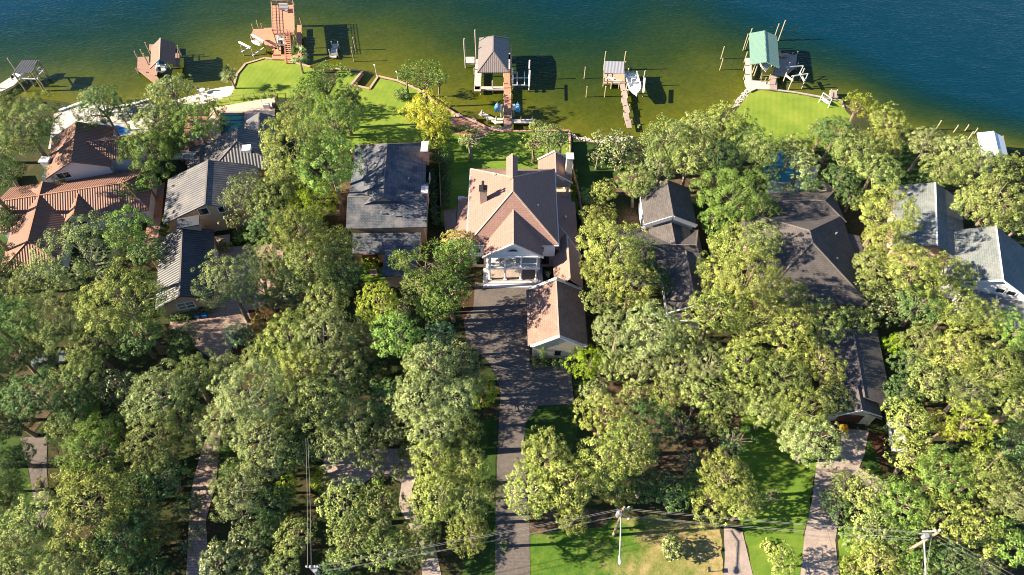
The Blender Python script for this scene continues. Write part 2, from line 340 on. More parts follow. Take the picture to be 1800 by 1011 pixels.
for a, b in zip(sh[:-1], sh[1:]):
    d = b-a; L2 = (d**2).sum(); t = np.clip(((X-a[0])*d[0]+(Y-a[1])*d[1])/L2, 0, 1)
    dist = np.minimum(dist, np.hypot(X-a[0]-t*d[0], Y-a[1]-t*d[1]))
blue_gain = 1.0 + np.clip((X-42)/22, 0, 4.0) + np.clip((-X-75)/60, 0, .8)      # bluer on the right: steeper lake bed, plus sky reflection put into the colour
depth = np.clip(dist/60*blue_gain, 0, 1.6)
vv = np.stack([X, Y, np.full(X.shape, ZW)], -1).reshape(-1, 3); nx = len(xs)
ff = [(r*nx+c, r*nx+c+1, (r+1)*nx+c+1, (r+1)*nx+c) for r in range(len(ys)-1) for c in range(nx-1)]
me = bpy.data.meshes.new('water'); me.from_pydata(vv.tolist(), [], ff); at = me.attributes.new('depth', 'FLOAT', 'POINT'); at.data.foreach_set('value', depth.ravel().astype('f'))
m, t, b = newmat('lake_water'); g = geo_world(t); a = nd(t, 'ShaderNodeAttribute', attribute_name='depth')
n1 = noise(t, g, .05, 5, .6); n2 = noise(t, g, .9, 5, .65)
ad = nd(t, 'ShaderNodeMath', operation='MULTIPLY_ADD'); t.links.new(n1, ad.inputs[0]); ad.inputs[1].default_value = .30; 
s0 = nd(t, 'ShaderNodeMath', operation='SUBTRACT'); t.links.new(a.outputs['Fac'], s0.inputs[0]); s0.inputs[1].default_value = .15; t.links.new(s0.outputs[0], ad.inputs[2])
c = ramp(t, ad.outputs[0], [(0.0, (.098, .100, .009)), (.13, (.060, .072, .006)), (.34, (.020, .038, .006)), (.55, (.005, .024, .013)), (.78, (.001, .022, .029)), (1.0, (.0006, .025, .046))])
c = mixc(t, .35, c, ramp(t, n2, [(.34, (.30, .33, .33)), (.66, (.70, .68, .62))]), 'OVERLAY')
t.links.new(c, b.inputs['Base Color']); b.inputs['Roughness'].default_value = .12; b.inputs['IOR'].default_value = 1.33; b.inputs['Specular IOR Level'].default_value = .22
w1 = noise(t, coords(t, 'Object', (.9, 2.6, 1), (0, 0, math.radians(-28))), 1.0, 3, .55); w2 = noise(t, coords(t, 'Object', (.12, .3, 1), (0, 0, math.radians(15))), 1.0, 4, .6)
wm = nd(t, 'ShaderNodeMath', operation='MULTIPLY'); t.links.new(w1, wm.inputs[0]); t.links.new(w2, wm.inputs[1])      # ripples come and go with gust patches
bump(t, b, wm.outputs[0], .42, .5)
me.materials.append(m); struct(link('water', me))

def sheet(name, pts, mat, z, px=True, kind=True):
    q = PL(pts) if px else [Vector((p[0], p[1], 0)) for p in pts]
    if name in ('lawn', 'garden_bed', 'beach'):                 # ragged natural edge
        jr = random.Random(len(pts)*7+int(pts[0][0])); r = []
        for i in range(len(q)):
            a, c = q[i], q[(i+1) % len(q)]; L = (c-a).length; k = max(1, int(L/.8)); n = Vector((-(c-a).y, (c-a).x, 0)).normalized()
            for j in range(k): r.append(a.lerp(c, j/k)+n*jr.uniform(-.16, .16))
        q = r
    mb = MB(); A = sum(q[i].x*q[(i+1) % len(q)].y-q[(i+1) % len(q)].x*q[i].y for i in range(len(q)))
    if A < 0: q = q[::-1]
    mb.face([(p.x, p.y, z) for p in q]); o = mb.build(name, mat)
    return struct(o) if kind else o
sheet('lawn', [(412, 151), (417, 131), (432, 113), (465, 104), (500, 107), (545, 119), (560, 128), (560, 170), (485, 172), (360, 190), (378, 178), (408, 166)], M['lawn_bright'], .02)
sheet('lawn', [(590, 124), (635, 127), (616, 151), (590, 160)], M['lawn_bright'], .02)
sheet('lawn', [(560, 150), (616, 152), (650, 158), (666, 137), (700, 145), (735, 160), (765, 182), (798, 202), (800, 240), (770, 262), (600, 262), (540, 200), (560, 160)], M['lawn_bright'], .012)
sheet('lawn', [(770, 262), (776, 232), (800, 206), (830, 216), (865, 232), (1000, 234), (1003, 262), (1014, 338), (1018, 372), (1000, 380), (800, 380), (778, 400), (774, 380)], M['lawn'], .02)
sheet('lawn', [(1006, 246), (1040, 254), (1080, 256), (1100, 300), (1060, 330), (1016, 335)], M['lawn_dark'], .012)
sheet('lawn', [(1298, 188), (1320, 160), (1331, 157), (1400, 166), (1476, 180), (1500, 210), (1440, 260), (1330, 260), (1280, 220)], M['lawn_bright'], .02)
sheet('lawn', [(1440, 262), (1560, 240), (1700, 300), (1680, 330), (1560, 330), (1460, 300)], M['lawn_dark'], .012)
sheet('lawn', [(930, 938), (990, 928), (1060, 915), (1150, 905), (1265, 925), (1276, 1060), (930, 1060)], M['front_lawn'], .02)
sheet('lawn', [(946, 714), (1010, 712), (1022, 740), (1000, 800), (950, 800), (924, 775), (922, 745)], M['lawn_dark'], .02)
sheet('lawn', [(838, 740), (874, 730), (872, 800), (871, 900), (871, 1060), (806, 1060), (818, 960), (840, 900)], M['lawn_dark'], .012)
sheet('lawn', [(1305, 700), (1400, 700), (1440, 790), (1434, 820), (1414, 941), (1404, 1060), (1330, 1060), (1312, 950), (1290, 880)], M['lawn'], .012)
sheet('lawn', [(1472, 950), (1500, 930), (1540, 1060), (1480, 1060)], M['lawn'], .012)
sheet('lawn', [(1524, 770), (1540, 800), (1556, 842), (1530, 835), (1512, 812), (1515, 785)], M['lawn_dark'], .04)
sheet('lawn', [(0, 520), (40, 520), (66, 560), (50, 610), (-40, 640), (-60, 560)], M['lawn_dark'], .012)  # sunlit lawn given the darker grass, its shade put into colour
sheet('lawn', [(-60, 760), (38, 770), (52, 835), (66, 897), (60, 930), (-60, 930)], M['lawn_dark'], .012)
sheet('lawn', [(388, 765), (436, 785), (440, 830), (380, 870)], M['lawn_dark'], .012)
sheet('lawn', [(0, 360), (26, 360), (26, 420), (2, 450), (-60, 450)], M['lawn_dark'], .012)  # left edge shade put into this lawn's colour
sheet('lawn', [(625, 470), (700, 470), (700, 500), (640, 500)], M['lawn'], .012)
sheet('lawn', [(150, 690), (180, 690), (172, 740), (140, 760)], M['lawn'], .012)
sheet('garden_bed', [(930, 905), (1000, 880), (1070, 905), (1062, 924), (990, 932), (930, 942)], M['litter'], .03)
sheet('garden_bed', [(1040, 700), (1320, 700), (1330, 800), (1230, 850), (1140, 850), (1040, 800)], M['litter'], .006)
sheet('garden_bed', [(1050, 640), (1180, 640), (1240, 690), (1180, 720), (1050, 700)], M['litter'], .008)
sheet('garden_bed', [(820, 500), (836, 500), (834, 545), (826, 560), (822, 570), (812, 572), (812, 500)], M['mulch'], .03)
sheet('driveway', [(835, 497), (930, 497), (931, 640), (1003, 645), (1009, 710), (946, 714), (924, 745), (921, 775), (926, 870), (931, 935), (932, 1060), (870, 1060), (871, 900), (876, 760), (880, 690), (872, 660), (858, 635), (838, 618), (820, 600), (815, 565), (822, 550), (832, 545)], M['asphalt'], .05)
sheet('driveway', [(368, 760), (388, 760), (380, 850), (362, 915), (372, 1060), (325, 1060), (333, 910), (338, 852), (352, 800)], M['paver'], .05)
sheet('driveway', [(376, 436), (500, 428), (490, 520), (450, 545), (436, 545), (444, 570), (415, 582), (403, 630), (385, 640), (345, 612), (330, 585), (296, 577), (300, 566), (345, 562), (372, 545), (376, 520)], M['paver'], .05)
sheet('driveway', [(36, 770), (84, 765), (82, 820), (86, 870), (100, 925), (66, 930), (60, 880), (52, 830)], M['asphalt'], .05)
sheet('driveway', [(20, 660), (120, 640), (150, 655), (60, 760), (40, 760)], M['litter'], .045)
sheet('driveway', [(569, 800), (640, 790), (740, 788), (736, 830), (724, 860), (732, 900), (765, 960), (786, 1060), (744, 1060), (740, 960), (700, 890), (706, 850), (690, 838), (655, 838), (640, 850), (569, 870)], M['concrete'], .05)
sheet('driveway', [(1479, 753), (1527, 757), (1519, 800), (1510, 822), (1530, 836), (1557, 846), (1557, 872), (1500, 850), (1476, 900), (1468, 950), (1480, 1060), (1402, 1060), (1414, 941), (1427, 880), (1436, 810), (1476, 800)], M['concrete'], .05)
sheet('driveway', [(1272, 925), (1305, 935), (1312, 965), (1335, 1060), (1270, 1060), (1274, 980)], M['concrete'], .05)
sheet('path', [(1522, 758), (1558, 765), (1556, 842), (1540, 800)], M['mulch'], .03)
sheet('garden_bed', [(450, 545), (470, 520), (500, 540), (490, 575), (450, 600), (440, 640), (404, 640), (416, 583), (445, 571), (437, 546)], M['mulch'], .03)
sheet('path', [(643, 440), (657, 438), (664, 483), (650, 485)], M['paver2'], .1)
sheet('garden_bed', [(790, 205), (812, 208), (830, 216), (862, 229), (855, 240), (800, 236)], M['terrapatio'], .05)
sheet('garden_bed', [(1100, 300), (1230, 310), (1235, 345), (1130, 340), (1080, 345), (1040, 330)], M['litter'], .02)
sheet('garden_bed', [(1088, 380), (1126, 380), (1124, 420), (1084, 420)], M['litter'], .02)
sheet('beach', [(300, 178), (345, 166), (372, 157), (398, 152), (411, 151), (408, 166), (378, 178), (345, 186)], M['sand'], .03)
sheet('patio', [(95, 200), (150, 180), (220, 190), (262, 178), (275, 190), (262, 240), (85, 262)], M['whitepatio'], .03)
sheet('patio', [(370, 190), (484, 171), (483, 205), (470, 222), (440, 222), (432, 240), (380, 250), (366, 215)], M['paver2'], .04)
sheet('patio', [(322, 205), (388, 205), (388, 250), (372, 290), (326, 290)], M['terrapatio'], .03)
sheet('patio', [(252, 330), (290, 320), (284, 380), (276, 430), (252, 430), (262, 380)], M['terrapatio'], .02)
sheet('patio', [(377, 415), (404, 412), (404, 430), (377, 434)], M['paver2'], .02)
sheet('patio', [(1350, 300), (1440, 290), (1425, 362), (1345, 366)], M['whitepatio'], .03)
sheet('patio', [(588, 330), (616, 315), (616, 400), (590, 400)], M['litter'], .03)

# seawalls: one long timber wall for each stretch of shore that has one
def wall_run(name, label, cat, pts, w, z0, z1, mat, capmat=None):
    r = thing(name, label, cat, (pts[0].x, pts[0].y, 0)); a = MB(); c = MB()
    for p, q in zip(pts[:-1], pts[1:]):
        d = (q-p).normalized(); n = Vector((-d.y, d.x, 0))*w/2
        a.prism([(p-n).to_2d(), (q-n).to_2d(), (q+n).to_2d(), (p+n).to_2d()], z0, z1)
        n2 = n*1.5; c.prism([(p-n2).to_2d(), (q+d*.05-n2).to_2d(), (q+d*.05+n2).to_2d(), (p+n2).to_2d()], z1+.002, z1+.09)
    a.build('wall_face', mat, r); c.build('cap_board', capmat or mat, r)
    return r
wall_run('seawall', 'low pinkish timber seawall curving round the left lawn', 'seawall', PL([(411, 152), (417, 131), (432, 113), (465, 103), (500, 106), (545, 118)]), .3, -1.6, .12, M['seawall'], M['timber_pink'])
wall_run('seawall', 'timber seawall stepping round the small inlet in the lawn', 'seawall', PL([(590, 122), (637, 126), (618, 150), (650, 157), (665, 135), (700, 143), (735, 158), (765, 180), (800, 201)]), .3, -1.6, .15, M['seawall'], M['timber_pink'])
wall_run('seawall', 'brick red edged seawall behind the main house lawn', 'seawall', PL([(800, 201), (830, 213), (865, 229), (885, 232), (940, 231), (1000, 231), (1003, 262)]), .3, -1.6, .15, M['brick_red'], M['timber_pink'])
wall_run('seawall', 'grey timber seawall along the right hand lawn by the swing', 'seawall', PL([(1318, 158), (1330, 155), (1400, 164), (1478, 178), (1482, 190)]), .3, -1.6, .15, M['seawall'], M['pile_grey'])
wall_run('seawall', 'white seawall behind the blue pool patio', 'seawall', PL([(105, 196), (150, 180), (180, 195), (240, 183), (262, 176)]), .4, -1.6, .25, M['offwhite'], M['white'])
rnd = random.Random(5)
def rocks(name, label, pts, n):
    mb = MB()
    for k in range(n):
        t = rnd.random()*(len(pts)-1); i = int(t); p = pts[i].lerp(pts[i+1], t-i); p = p+Vector((rnd.uniform(-.6, .6), rnd.uniform(-.2, .9), 0)); s = rnd.uniform(.25, .55)
        q = [(p.x+s*rnd.uniform(.7, 1.1)*math.cos(a), p.y+s*rnd.uniform(.6, 1)*math.sin(a)) for a in [j*math.pi/3+rnd.random()*.4 for j in range(6)]]
        mb.prism(q, -1.2, [rnd.uniform(-.25, .12) for _ in q])
    return tag(mb.build(name, M['rock']), label, 'rocks', kind='stuff')
rocks('rocks', 'loose grey riprap rocks along the shore right of the main house', PL([(1000, 236), (1014, 244), (1040, 251), (1080, 249), (1110, 243)]), 90)
rocks('rocks', 'riprap rocks on the bank left of the brown walkway', PL([(800, 203), (830, 214), (865, 228), (884, 230)]), 60)
rocks('rocks', 'riprap rocks below the left corner of the swing lawn', PL([(1296, 187), (1308, 172), (1318, 159)]), 50)

# ------------------------------------------------------------------ houses
class House:
    def __init__(s, name, label, loc, roof, wall, cap, cat='house'):
        s.root = thing(name, label, cat, loc); s.roofm, s.wallm, s.capm = roof, wall, cap
        s.roof = MB(); s.wall = MB(); s.cap = MB()
    def slab(s, pts, t=.2, mb=None):
        mb = mb or s.roof; pts = [Vector(p) for p in pts]; n = len(pts)
        A = sum(pts[i].x*pts[(i+1) % n].y-pts[(i+1) % n].x*pts[i].y for i in range(n))
        if A < 0: pts = pts[::-1]
        mb.face(pts); lo = [p-Vector((0, 0, t)) for p in pts]; mb.face(lo[::-1])
        for i in range(n): j = (i+1) % n; mb.face([lo[i], lo[j], pts[j], pts[i]])
    def ridge(s, a, b, w=.22, h=.07):
        a = Vector(a)+Vector((0, 0, .03)); b = Vector(b)+Vector((0, 0, .03)); s.cap.beam(a, b, w, h)
    def block(s, a, b, w, ze, zr, hip=(0, 0), over=.45, walls=True, caps=True, wl=None, z0=0, shift=0, wallmb=None):
        """gabled or hipped wing: a, b = axis end points at the eaves, w = eave to eave"""
        a = Vector((a[0], a[1], 0)); b = Vector((b[0], b[1], 0)); d = (b-a).normalized(); n = Vector((-d.y, d.x, 0)); wl_, wr_ = w/2+shift, w/2-shift
        U = lambda p, z: Vector((p.x, p.y, z))
        aL, aR, bL, bR = U(a+n*wl_, ze), U(a-n*wr_, ze), U(b+n*wl_, ze), U(b-n*wr_, ze)
        ra, rb = U(a+d*hip[0], zr), U(b-d*hip[1], zr)
        s.slab([bL, aL, ra, rb]); s.slab([aR, bR, rb, ra])
        if hip[0]: s.slab([aL, aR, ra])
        if hip[1]: s.slab([bR, bL, rb])
        if caps:
            s.ridge(ra, rb)
            for h, r, p, q in ((hip[0], ra, aL, aR), (hip[1], rb, bL, bR)):
                if h: s.ridge(r, p); s.ridge(r, q)
        if walls:
            o = over; k = (zr-ze)/wl_; zt = ze+o*k-.22; kr = (zr-ze)/wr_; ztr = ze+o*kr-.22
            oa = o if not hip[0] else o; A0, B0 = a+d*oa, b-d*oa
            c = [A0+n*(wl_-o), A0-n*(wr_-o), B0-n*(wr_-o), B0+n*(wl_-o)]
            mb = wallmb or s.wall
            def wf(p, q, zp, zq, peak=None):
                pts = [U(p, z0), U(q, z0), U(q, zq)] + ([peak] if peak is not None else []) + [U(p, zp)]
                mb.face(pts)
            zA = [zt, ztr] if not hip[0] else [min(zt, ze+o*(zr-ze)/hip[0]-.22)]*2
            zB = [zt, ztr] if not hip[1] else [min(zt, ze+o*(zr-ze)/hip[1]-.22)]*2
            wf(c[0], c[1], zA[0], zA[1], None if hip[0] else U(A0, zr-.22))
            wf(c[1], c[2], zA[1], zB[1]); wf(c[2], c[3], zB[1], zB[0], None if hip[1] else U(B0, zr-.22)); wf(c[3], c[0], zB[0], zA[0])
        return dict(a=a, b=b, d=d, n=n, ra=ra, rb=rb)
    def done(s):
        if s.wall.f: s.wall.build('wall', s.wallm, s.root)
        if s.roof.f: s.roof.build('roof', s.roofm, s.root)
        if s.cap.f: s.cap.build('ridge_cap', s.capm, s.root)
        return s.root
def window(par, c, ang, w, h, nx=2, ny=1, fm='white', gm='glass', name='window'):
    """ang = direction the window faces"""
    c = Vector(c); n = Vector((math.cos(ang), math.sin(ang), 0)); e = Vector((-n.y, n.x, 0)); up = Vector((0, 0, 1)); f = MB(); c = c+n*.05
    t = .12
    for k in (-1, 1):
        f.beam(c+e*k*w/2-up*(h/2+t/2), c+e*k*w/2+up*(h/2+t/2), t, .1); f.beam(c-e*(w/2+t/2)+up*k*h/2+n*.003, c+e*(w/2+t/2)+up*k*h/2+n*.003, .1, t)
    for k in range(1, nx): p = c+e*(w*k/nx-w/2); f.beam(p-up*h/2, p+up*h/2, .07, .07)
    for k in range(1, ny): p = c+up*(h*k/ny-h/2)+n*.004; f.beam(p-e*w/2, p+e*w/2, .06, .06)
    o = f.build(name, M[fm], par); g = MB(); q = c-n*.02
    g.face([q-e*w/2-up*h/2, q+e*w/2-up*h/2, q+e*w/2+up*h/2, q-e*w/2+up*h/2]); g.build('pane', M[gm], o); return o
def chimney(par, c, d, z0, z1, mat, pots=0, capm=None, rz=0):
    mb = MB(); mb.box((c[0], c[1], (z0+z1)/2), (d[0], d[1], z1-z0), rz); ch = mb.build('chimney', mat, par)
    k = MB(); k.box((c[0], c[1], z1+.09), (d[0]+.25, d[1]+.25, .18), rz); k.build('chimney_cap', capm or mat, ch)
    for i in range(pots):
        q = MB(); q.tube((c[0], c[1]+(i-(pots-1)/2)*.5, z1+.18), (c[0], c[1]+(i-(pots-1)/2)*.5, z1+1.1), .2, .15, 10); q.tube((c[0], c[1]+(i-(pots-1)/2)*.5, z1+1.1), (c[0], c[1]+(i-(pots-1)/2)*.5, z1+1.3), .24, .24, 10)
        q.build('chimney_pot', M['dark'], ch)
    return ch
def vent_pipe(par, p, h=.5, mat='metal'):
    q = MB(); q.tube(p, (p[0], p[1], p[2]+h), .09); q.tube((p[0], p[1], p[2]+h), (p[0], p[1], p[2]+h+.1), .15); q.build('vent_pipe', M[mat], par)

# ---- main house
H = House('main_house', 'large rosy hip roofed brick mansion with white columned two storey front porch', (0, 77), M['shingle_pink'], M['brick_tan'], M['ridge_light'])
R = H.root
H.block((.1, 85.8), (.1, 68.5), 14.5, 6.3, 11.0, (7.0, 7.2), .6)
# front cross gable
def gable_to_slope(Hs, x0, hw, ze, zr, yf, yr_r, yr_e, over=0):
    Hs.slab([(x0-hw, yf, ze), (x0-hw, yr_e, ze), (x0, yr_r, zr), (x0, yf, zr)]); Hs.slab([(x0+hw, yf, ze), (x0+hw, yr_e, ze), (x0, yr_r, zr), (x0, yf, zr)])
    Hs.ridge((x0, yf, zr), (x0, yr_r, zr))
gable_to_slope(H, .15, 4.65, 6.25, 9.3, 66.0, 73.2, 68.6)
# narrow rear dormer running back from the main ridge
H.slab([(-.95, 78.4, 10.3), (-.95, 84.3, 10.3), (0, 84.3, 11.1), (0, 78.4, 11.1)]); H.slab([(.95, 78.4, 10.3), (.95, 84.3, 10.3), (0, 84.3, 11.1), (0, 78.4, 11.1)])
H.wall.prism([(-.8, 79), (.8, 79), (.8, 84), (-.8, 84)], 7.0, 10.3, top=False); H.ridge((0, 78.4, 11.1), (0, 84.3, 11.1))
# side wings with low shed roofs
H.slab([(-7.0, 72.3, 4.3), (-7.0, 81.5, 4.3), (-9.3, 81.5, 3.1), (-9.3, 72.3, 3.1)]); H.wall.prism([(-9.0, 72.6), (-7, 72.6), (-7, 81.2), (-9.0, 81.2)], 0, 3.1, top=False)
H.slab([(6.8, 68.9, 5.0), (6.8, 81.0, 5.0), (10.9, 81.0, 3.0), (10.9, 68.9, 3.0)]); H.wall.prism([(6.8, 69.2), (10.5, 69.2), (10.5, 80.7), (6.8, 80.7)], 0, 3.0, top=False)
H.slab([(6.6, 62.3, 3.2), (6.6, 69.9, 3.2), (8.85, 72.1, 5.5), (8.85, 62.3, 5.5)]); H.slab([(11.1, 62.3, 3.1), (11.1, 69.5, 3.1), (8.85, 71.2, 5.5), (8.85, 62.3, 5.5)])
H.ridge((8.85, 62.4, 5.5), (8.85, 71.2, 5.5)); H.ridge((8.85, 71.2, 5.5), (11.1, 69.2, 3.1)); H.ridge((8.85, 71.4, 5.5), (7.2, 74.5, 5.0))
H.wall.prism([(6.9, 62.6), (10.7, 62.6), (10.7, 69.2), (6.9, 69.2)], 0, 3.1, top=False)
H.done()
up = MB()                                                       # white clad second storey either side of the porch
up.prism([(-6.75, 68.55), (-3.9, 68.55), (-3.9, 69.2), (-6.75, 69.2)], 3.4, 6.25); up.prism([(4.2, 68.55), (6.85, 68.55), (6.85, 69.2), (4.2, 69.2)], 3.4, 6.25)
up.build('upper_cladding', M['white'], R)
for x0, x1 in ((-7.15, -3.85), (4.15, 7.35)): g = MB(); g.box(((x0+x1)/2, 68.35, 6.17), (x1-x0, .18, .16)); g.build('gutter', M['offwhite'], R)
for x in (7.4, -7.2): g = MB(); g.beam((x, 68.5, 6.2), (x, 85.9, 6.2), .18, .16); g.build('gutter', M['offwhite'], R)
po = MB(); po.face([(-3.95, 66.15, 6.45), (4.25, 66.15, 6.45), (.15, 66.15, 9.05)]); po.box((.15, 66.2, 6.28), (8.5, .5, .34)); po.build('pediment', M['white'], R)
mb = MB()
for s in (-1, 1): mb.beam((.15, 66.0, 9.35), (.15+s*4.75, 66.0, 6.15), .28, .22)
mb.build('rake_trim', M['stone'], R)
vt = MB(); cx, cz = .15, 7.45; vt.face([(cx+.72*math.cos(a), 66.1, cz+.6*math.sin(a)) for a in [math.pi*k/12 for k in range(13)]]); fan = vt.build('fanlight', M['dark'], R)
tr = MB(); tr.path([(cx+.8*math.cos(a), 66.08, cz+.68*math.sin(a)) for a in [math.pi*k/12 for k in range(13)]], .06, 5); tr.beam((cx-.88, 66.08, cz), (cx+.88, 66.08, cz), .1); tr.build('fanlight_trim', M['white'], fan)
bl = MB(); bl.box((.15, 67.4, 3.4), (8.6, 2.9, .34)); bl.build('balcony', M['white'], R)
bk = MB(); bk.face([(-3.9, 68.52, 3.6), (4.2, 68.52, 3.6), (4.2, 68.52, 6.2), (-3.9, 68.52, 6.2)]); bk.build('porch_back_wall', M['tan'], R)
rl = MB()
for z in (3.72, 4.5): rl.beam((-3.7, 66.12, z), (4.0, 66.12, z), .1, .09)
for sx in (-3.8, 4.1):
    for z in (3.72, 4.5): rl.beam((sx, 66.12, z), (sx, 68.5, z), .09)
for k in range(46): x = -3.6+k*.165; rl.beam((x, 66.12, 3.72), (x, 66.12, 4.5), .045)
rl.build('railing', M['white'], R)
for x in (-3.6, -1.1, 1.4, 3.9):
    c = MB(); c.tube((x, 66.2, .62), (x, 66.2, 2.95), .19, .16, 14); c.box((x, 66.2, .52), (.56, .56, .2)); c.tube((x, 66.2, .62), (x, 66.2, .72), .26, .22, 14); c.box((x, 66.2, 3.08), (.5, .5, .28)); c.build('column', M['white'], R)
    c = MB(); c.tube((x, 66.2, 3.6), (x, 66.2, 5.9), .16, .14, 14); c.box((x, 66.2, 3.66), (.42, .42, .18)); c.box((x, 66.2, 6.0), (.4, .4, .2)); c.build('column', M['white'], R)
st = MB(); st.box((.15, 67.1, .2), (8.9, 3.4, .4)); st.box((.15, 66.8, .1), (9.7, 4.2, .2)); st.build('porch_steps', M['offwhite'], R)
pf = MB(); pf.box((.15, 67.2, .43), (8.2, 2.9, .04)); pf.build('porch_floor', M['concrete'], R)
for x in (-2.4, .15, 2.7): window(R, (x, 68.52, 4.75), -math.pi/2, 1.2, 1.9, 2, 2)
dr = MB(); dr.box((.15, 68.5, 1.65), (1.7, .12, 2.4)); dr.build('front_door', M['doorred'], R)
for x in (-2.5, 2.8): window(R, (x, 68.9, 1.8), -math.pi/2, 1.2, 1.8, 2, 2)
window(R, (-5.4, 68.55, 5.0), -math.pi/2, .9, 1.3, 2, 2); window(R, (4.8, 68.55, 5.2), -math.pi/2, .6, 1.2, 1, 2)
for x in (-5.2, 5.4): window(R, (x, 68.9, 1.9), -math.pi/2, 1.1, 1.7, 2, 2, 'dark')
ds = MB(); ds.tube((7.0, 68.75, .2), (7.0, 68.75, 6.1), .07); ds.build('downspout', M['dark'], R)
c2 = P(842, 362, 7.0); chimney(R, (-4.6, 76.6), (1.1, 1.1), 7.6, 10.6, M['brick_tan'], 2, M['dark'])
vent_pipe(R, (-3.0, 81.2, 9.2), .3, 'white'); vent_pipe(R, (4.2, 75.0, 8.2), .3, 'white'); vent_pipe(R, (9.0, 76.5, 3.9), .3, 'white')
ac = MB(); ac.box((-9.0, 84, .5), (1.2, 1.0, 1.0)); ac.build('side_stoop', M['offwhite'], R)
# outdoor pavilion
H = House('garden_pavilion', 'small gabled brick pavilion with tall chimney and lit fireplace behind the mansion', (7.8, 87), M['shingle_pink'], M['brick_tan'], M['ridge_light'], 'pavilion'); R = H.root
H.block((7.7, 91.2), (7.6, 85.3), 6.0, 3.3, 5.3, (0, 0), .35, walls=False)
for y in (91.1, 85.35): 
    gw = MB(); gw.prism([(5.2, y-.15), (10.1, y-.15), (10.1, y+.15), (5.2, y+.15)], 2.5 if y < 88 else 0, 3.5, top=False); gw.face([(5.2, y-.155, 3.45), (10.1, y-.155, 3.45), (7.65, y-.155, 5.15)]); gw.build('gable_wall', M['brick_tan'], R)
H.done()
for y in (91.3, 85.2):
    cp = MB()
    for s in (-1, 1): cp.beam((7.65, y, 5.5), (7.65+s*3.05, y, 3.45), .35, .14)
    cp.build('parapet_coping', M['stone'], R)
ch = MB(); ch.prism([(9.5, 87.0), (10.6, 87.0), (10.6, 88.4), (9.5, 88.4)], 0, 7.4); chm = ch.build('chimney', M['brick_pale'], R); k = MB(); k.box((10.05, 87.7, 7.5), (1.35, 1.6, .16)); k.build('chimney_cap', M['stone'], chm)
for x in (5.3, 9.9):
    c = MB(); c.box((x, 85.4, 1.25), (.45, .45, 2.5)); c.build('post', M['white'], R)
fl = MB(); fl.prism([(5, 82.2), (10.6, 82.2), (10.6, 91.2), (5, 91.2)], 0, .12); fl.build('floor_slab', M['paver2'], R)
fp = MB(); fp.box((7.6, 90.6, 1.2), (2.2, .5, 2.2)); fp.build('fireplace', M['stone'], R)
sf = thing('outdoor_sofa', 'dark outdoor sofa on the terrace below the garden pavilion', 'sofa', (8.6, 83.6, .12))
a = MB(); a.box((8.6, 83.6, .35), (2.4, .9, .45)); a.box((8.6, 83.15, .75), (2.4, .2, .5)); a.box((7.5, 83.6, .6), (.2, .9, .35)); a.box((9.7, 83.6, .6), (.2, .9, .35)); a.build('frame', M['dark'], sf)
a = MB(); [a.box((8.0+k*.62, 83.7, .64), (.58, .62, .14)) for k in range(3)]; a.build('cushion', M['charcoal'], sf)
sf = thing('outdoor_sofa', 'cream cushioned sofa by the pavilion fireplace', 'sofa', (7.4, 87.6, .12))
a = MB(); a.box((7.4, 87.6, .3), (2.0, .85, .35)); a.box((7.4, 88.0, .62), (2.0, .16, .5)); a.build('frame', M['timber'], sf); a = MB(); [a.box((6.95+k*.9, 87.5, .54), (.8, .65, .14)) for k in range(2)]; a.build('cushion', M['cushion'], sf)
# ---- main house garage
H = House('brick_garage', 'rosy roofed brick garage with pale stepped gable parapets beside the driveway', (6.7, 57), M['shingle_brown'], M['brick_pale'], M['ridge_light'], 'garage'); R = H.root
H.roofm = m_brick('worn_rosy_shingle', (.24, .15, .122), (.19, .12, .10), (.11, .07, .058), .6, .34, .03, stain=(.33, .20, .15), stainamt=.5)
H.block((6.7, 62.3), (6.72, 52.0), 8.8, 2.75, 5.5, (0, 0), .4, walls=False)
for y, s in ((62.2, 1), (51.7, -1)):
    H.wall.prism([(3.1, y-.17), (10.4, y-.17), (10.4, y+.17), (3.1, y+.17)], 0, 3.1, top=False)
    for q in (-.17, .17): 
        f = [(3.1, y+q, 3.1), (10.4, y+q, 3.1), (6.75, y+q, 5.65)]; H.wall.face(f if q < 0 else f[::-1])
H.wall.prism([(3.1, 51.9), (10.4, 51.9), (10.4, 62.0), (3.1, 62.0)], 0, 2.75, top=False); H.done()
for y in (62.2, 51.7):
    cp = MB()
    for s in (-1, 1):
        cp.beam((6.75, y, 5.78), (6.75+s*3.6, y, 3.3), .5, .16); cp.beam((6.75+s*3.5, y, 3.3), (6.75+s*4.1, y, 3.3), .5, .16)
    cp.build('parapet_coping', M['stone'], R)
window(R, (6.75, 51.52, 1.6), -math.pi/2, .8, 1.1, 2, 2, 'dark')
for k in range(3):
    d = MB(); y = 54+k*3.0; d.box((3.06, y, 1.15), (.1, 2.4, 2.3)); d.build('garage_door', M['doorred'], R)
gt = MB(); gt.beam((2.3, 52.0, 2.65), (2.3, 62.3, 2.65), .14); gt.build('gutter', M['dark'], R); gt = MB(); gt.beam((11.15, 52.0, 2.65), (11.15, 62.3, 2.65), .14); gt.build('gutter', M['dark'], R); gt = MB(); gt.tube((2.95, 51.55, 0), (2.95, 51.55, 2.6), .06); gt.build('downspout', M['dark'], R)
sp = MB(); sp.tube((4.0, 51.4, 1.3), (4.0, 51.5, 1.3), .14); sp.build('wall_light', M['dark'], R)

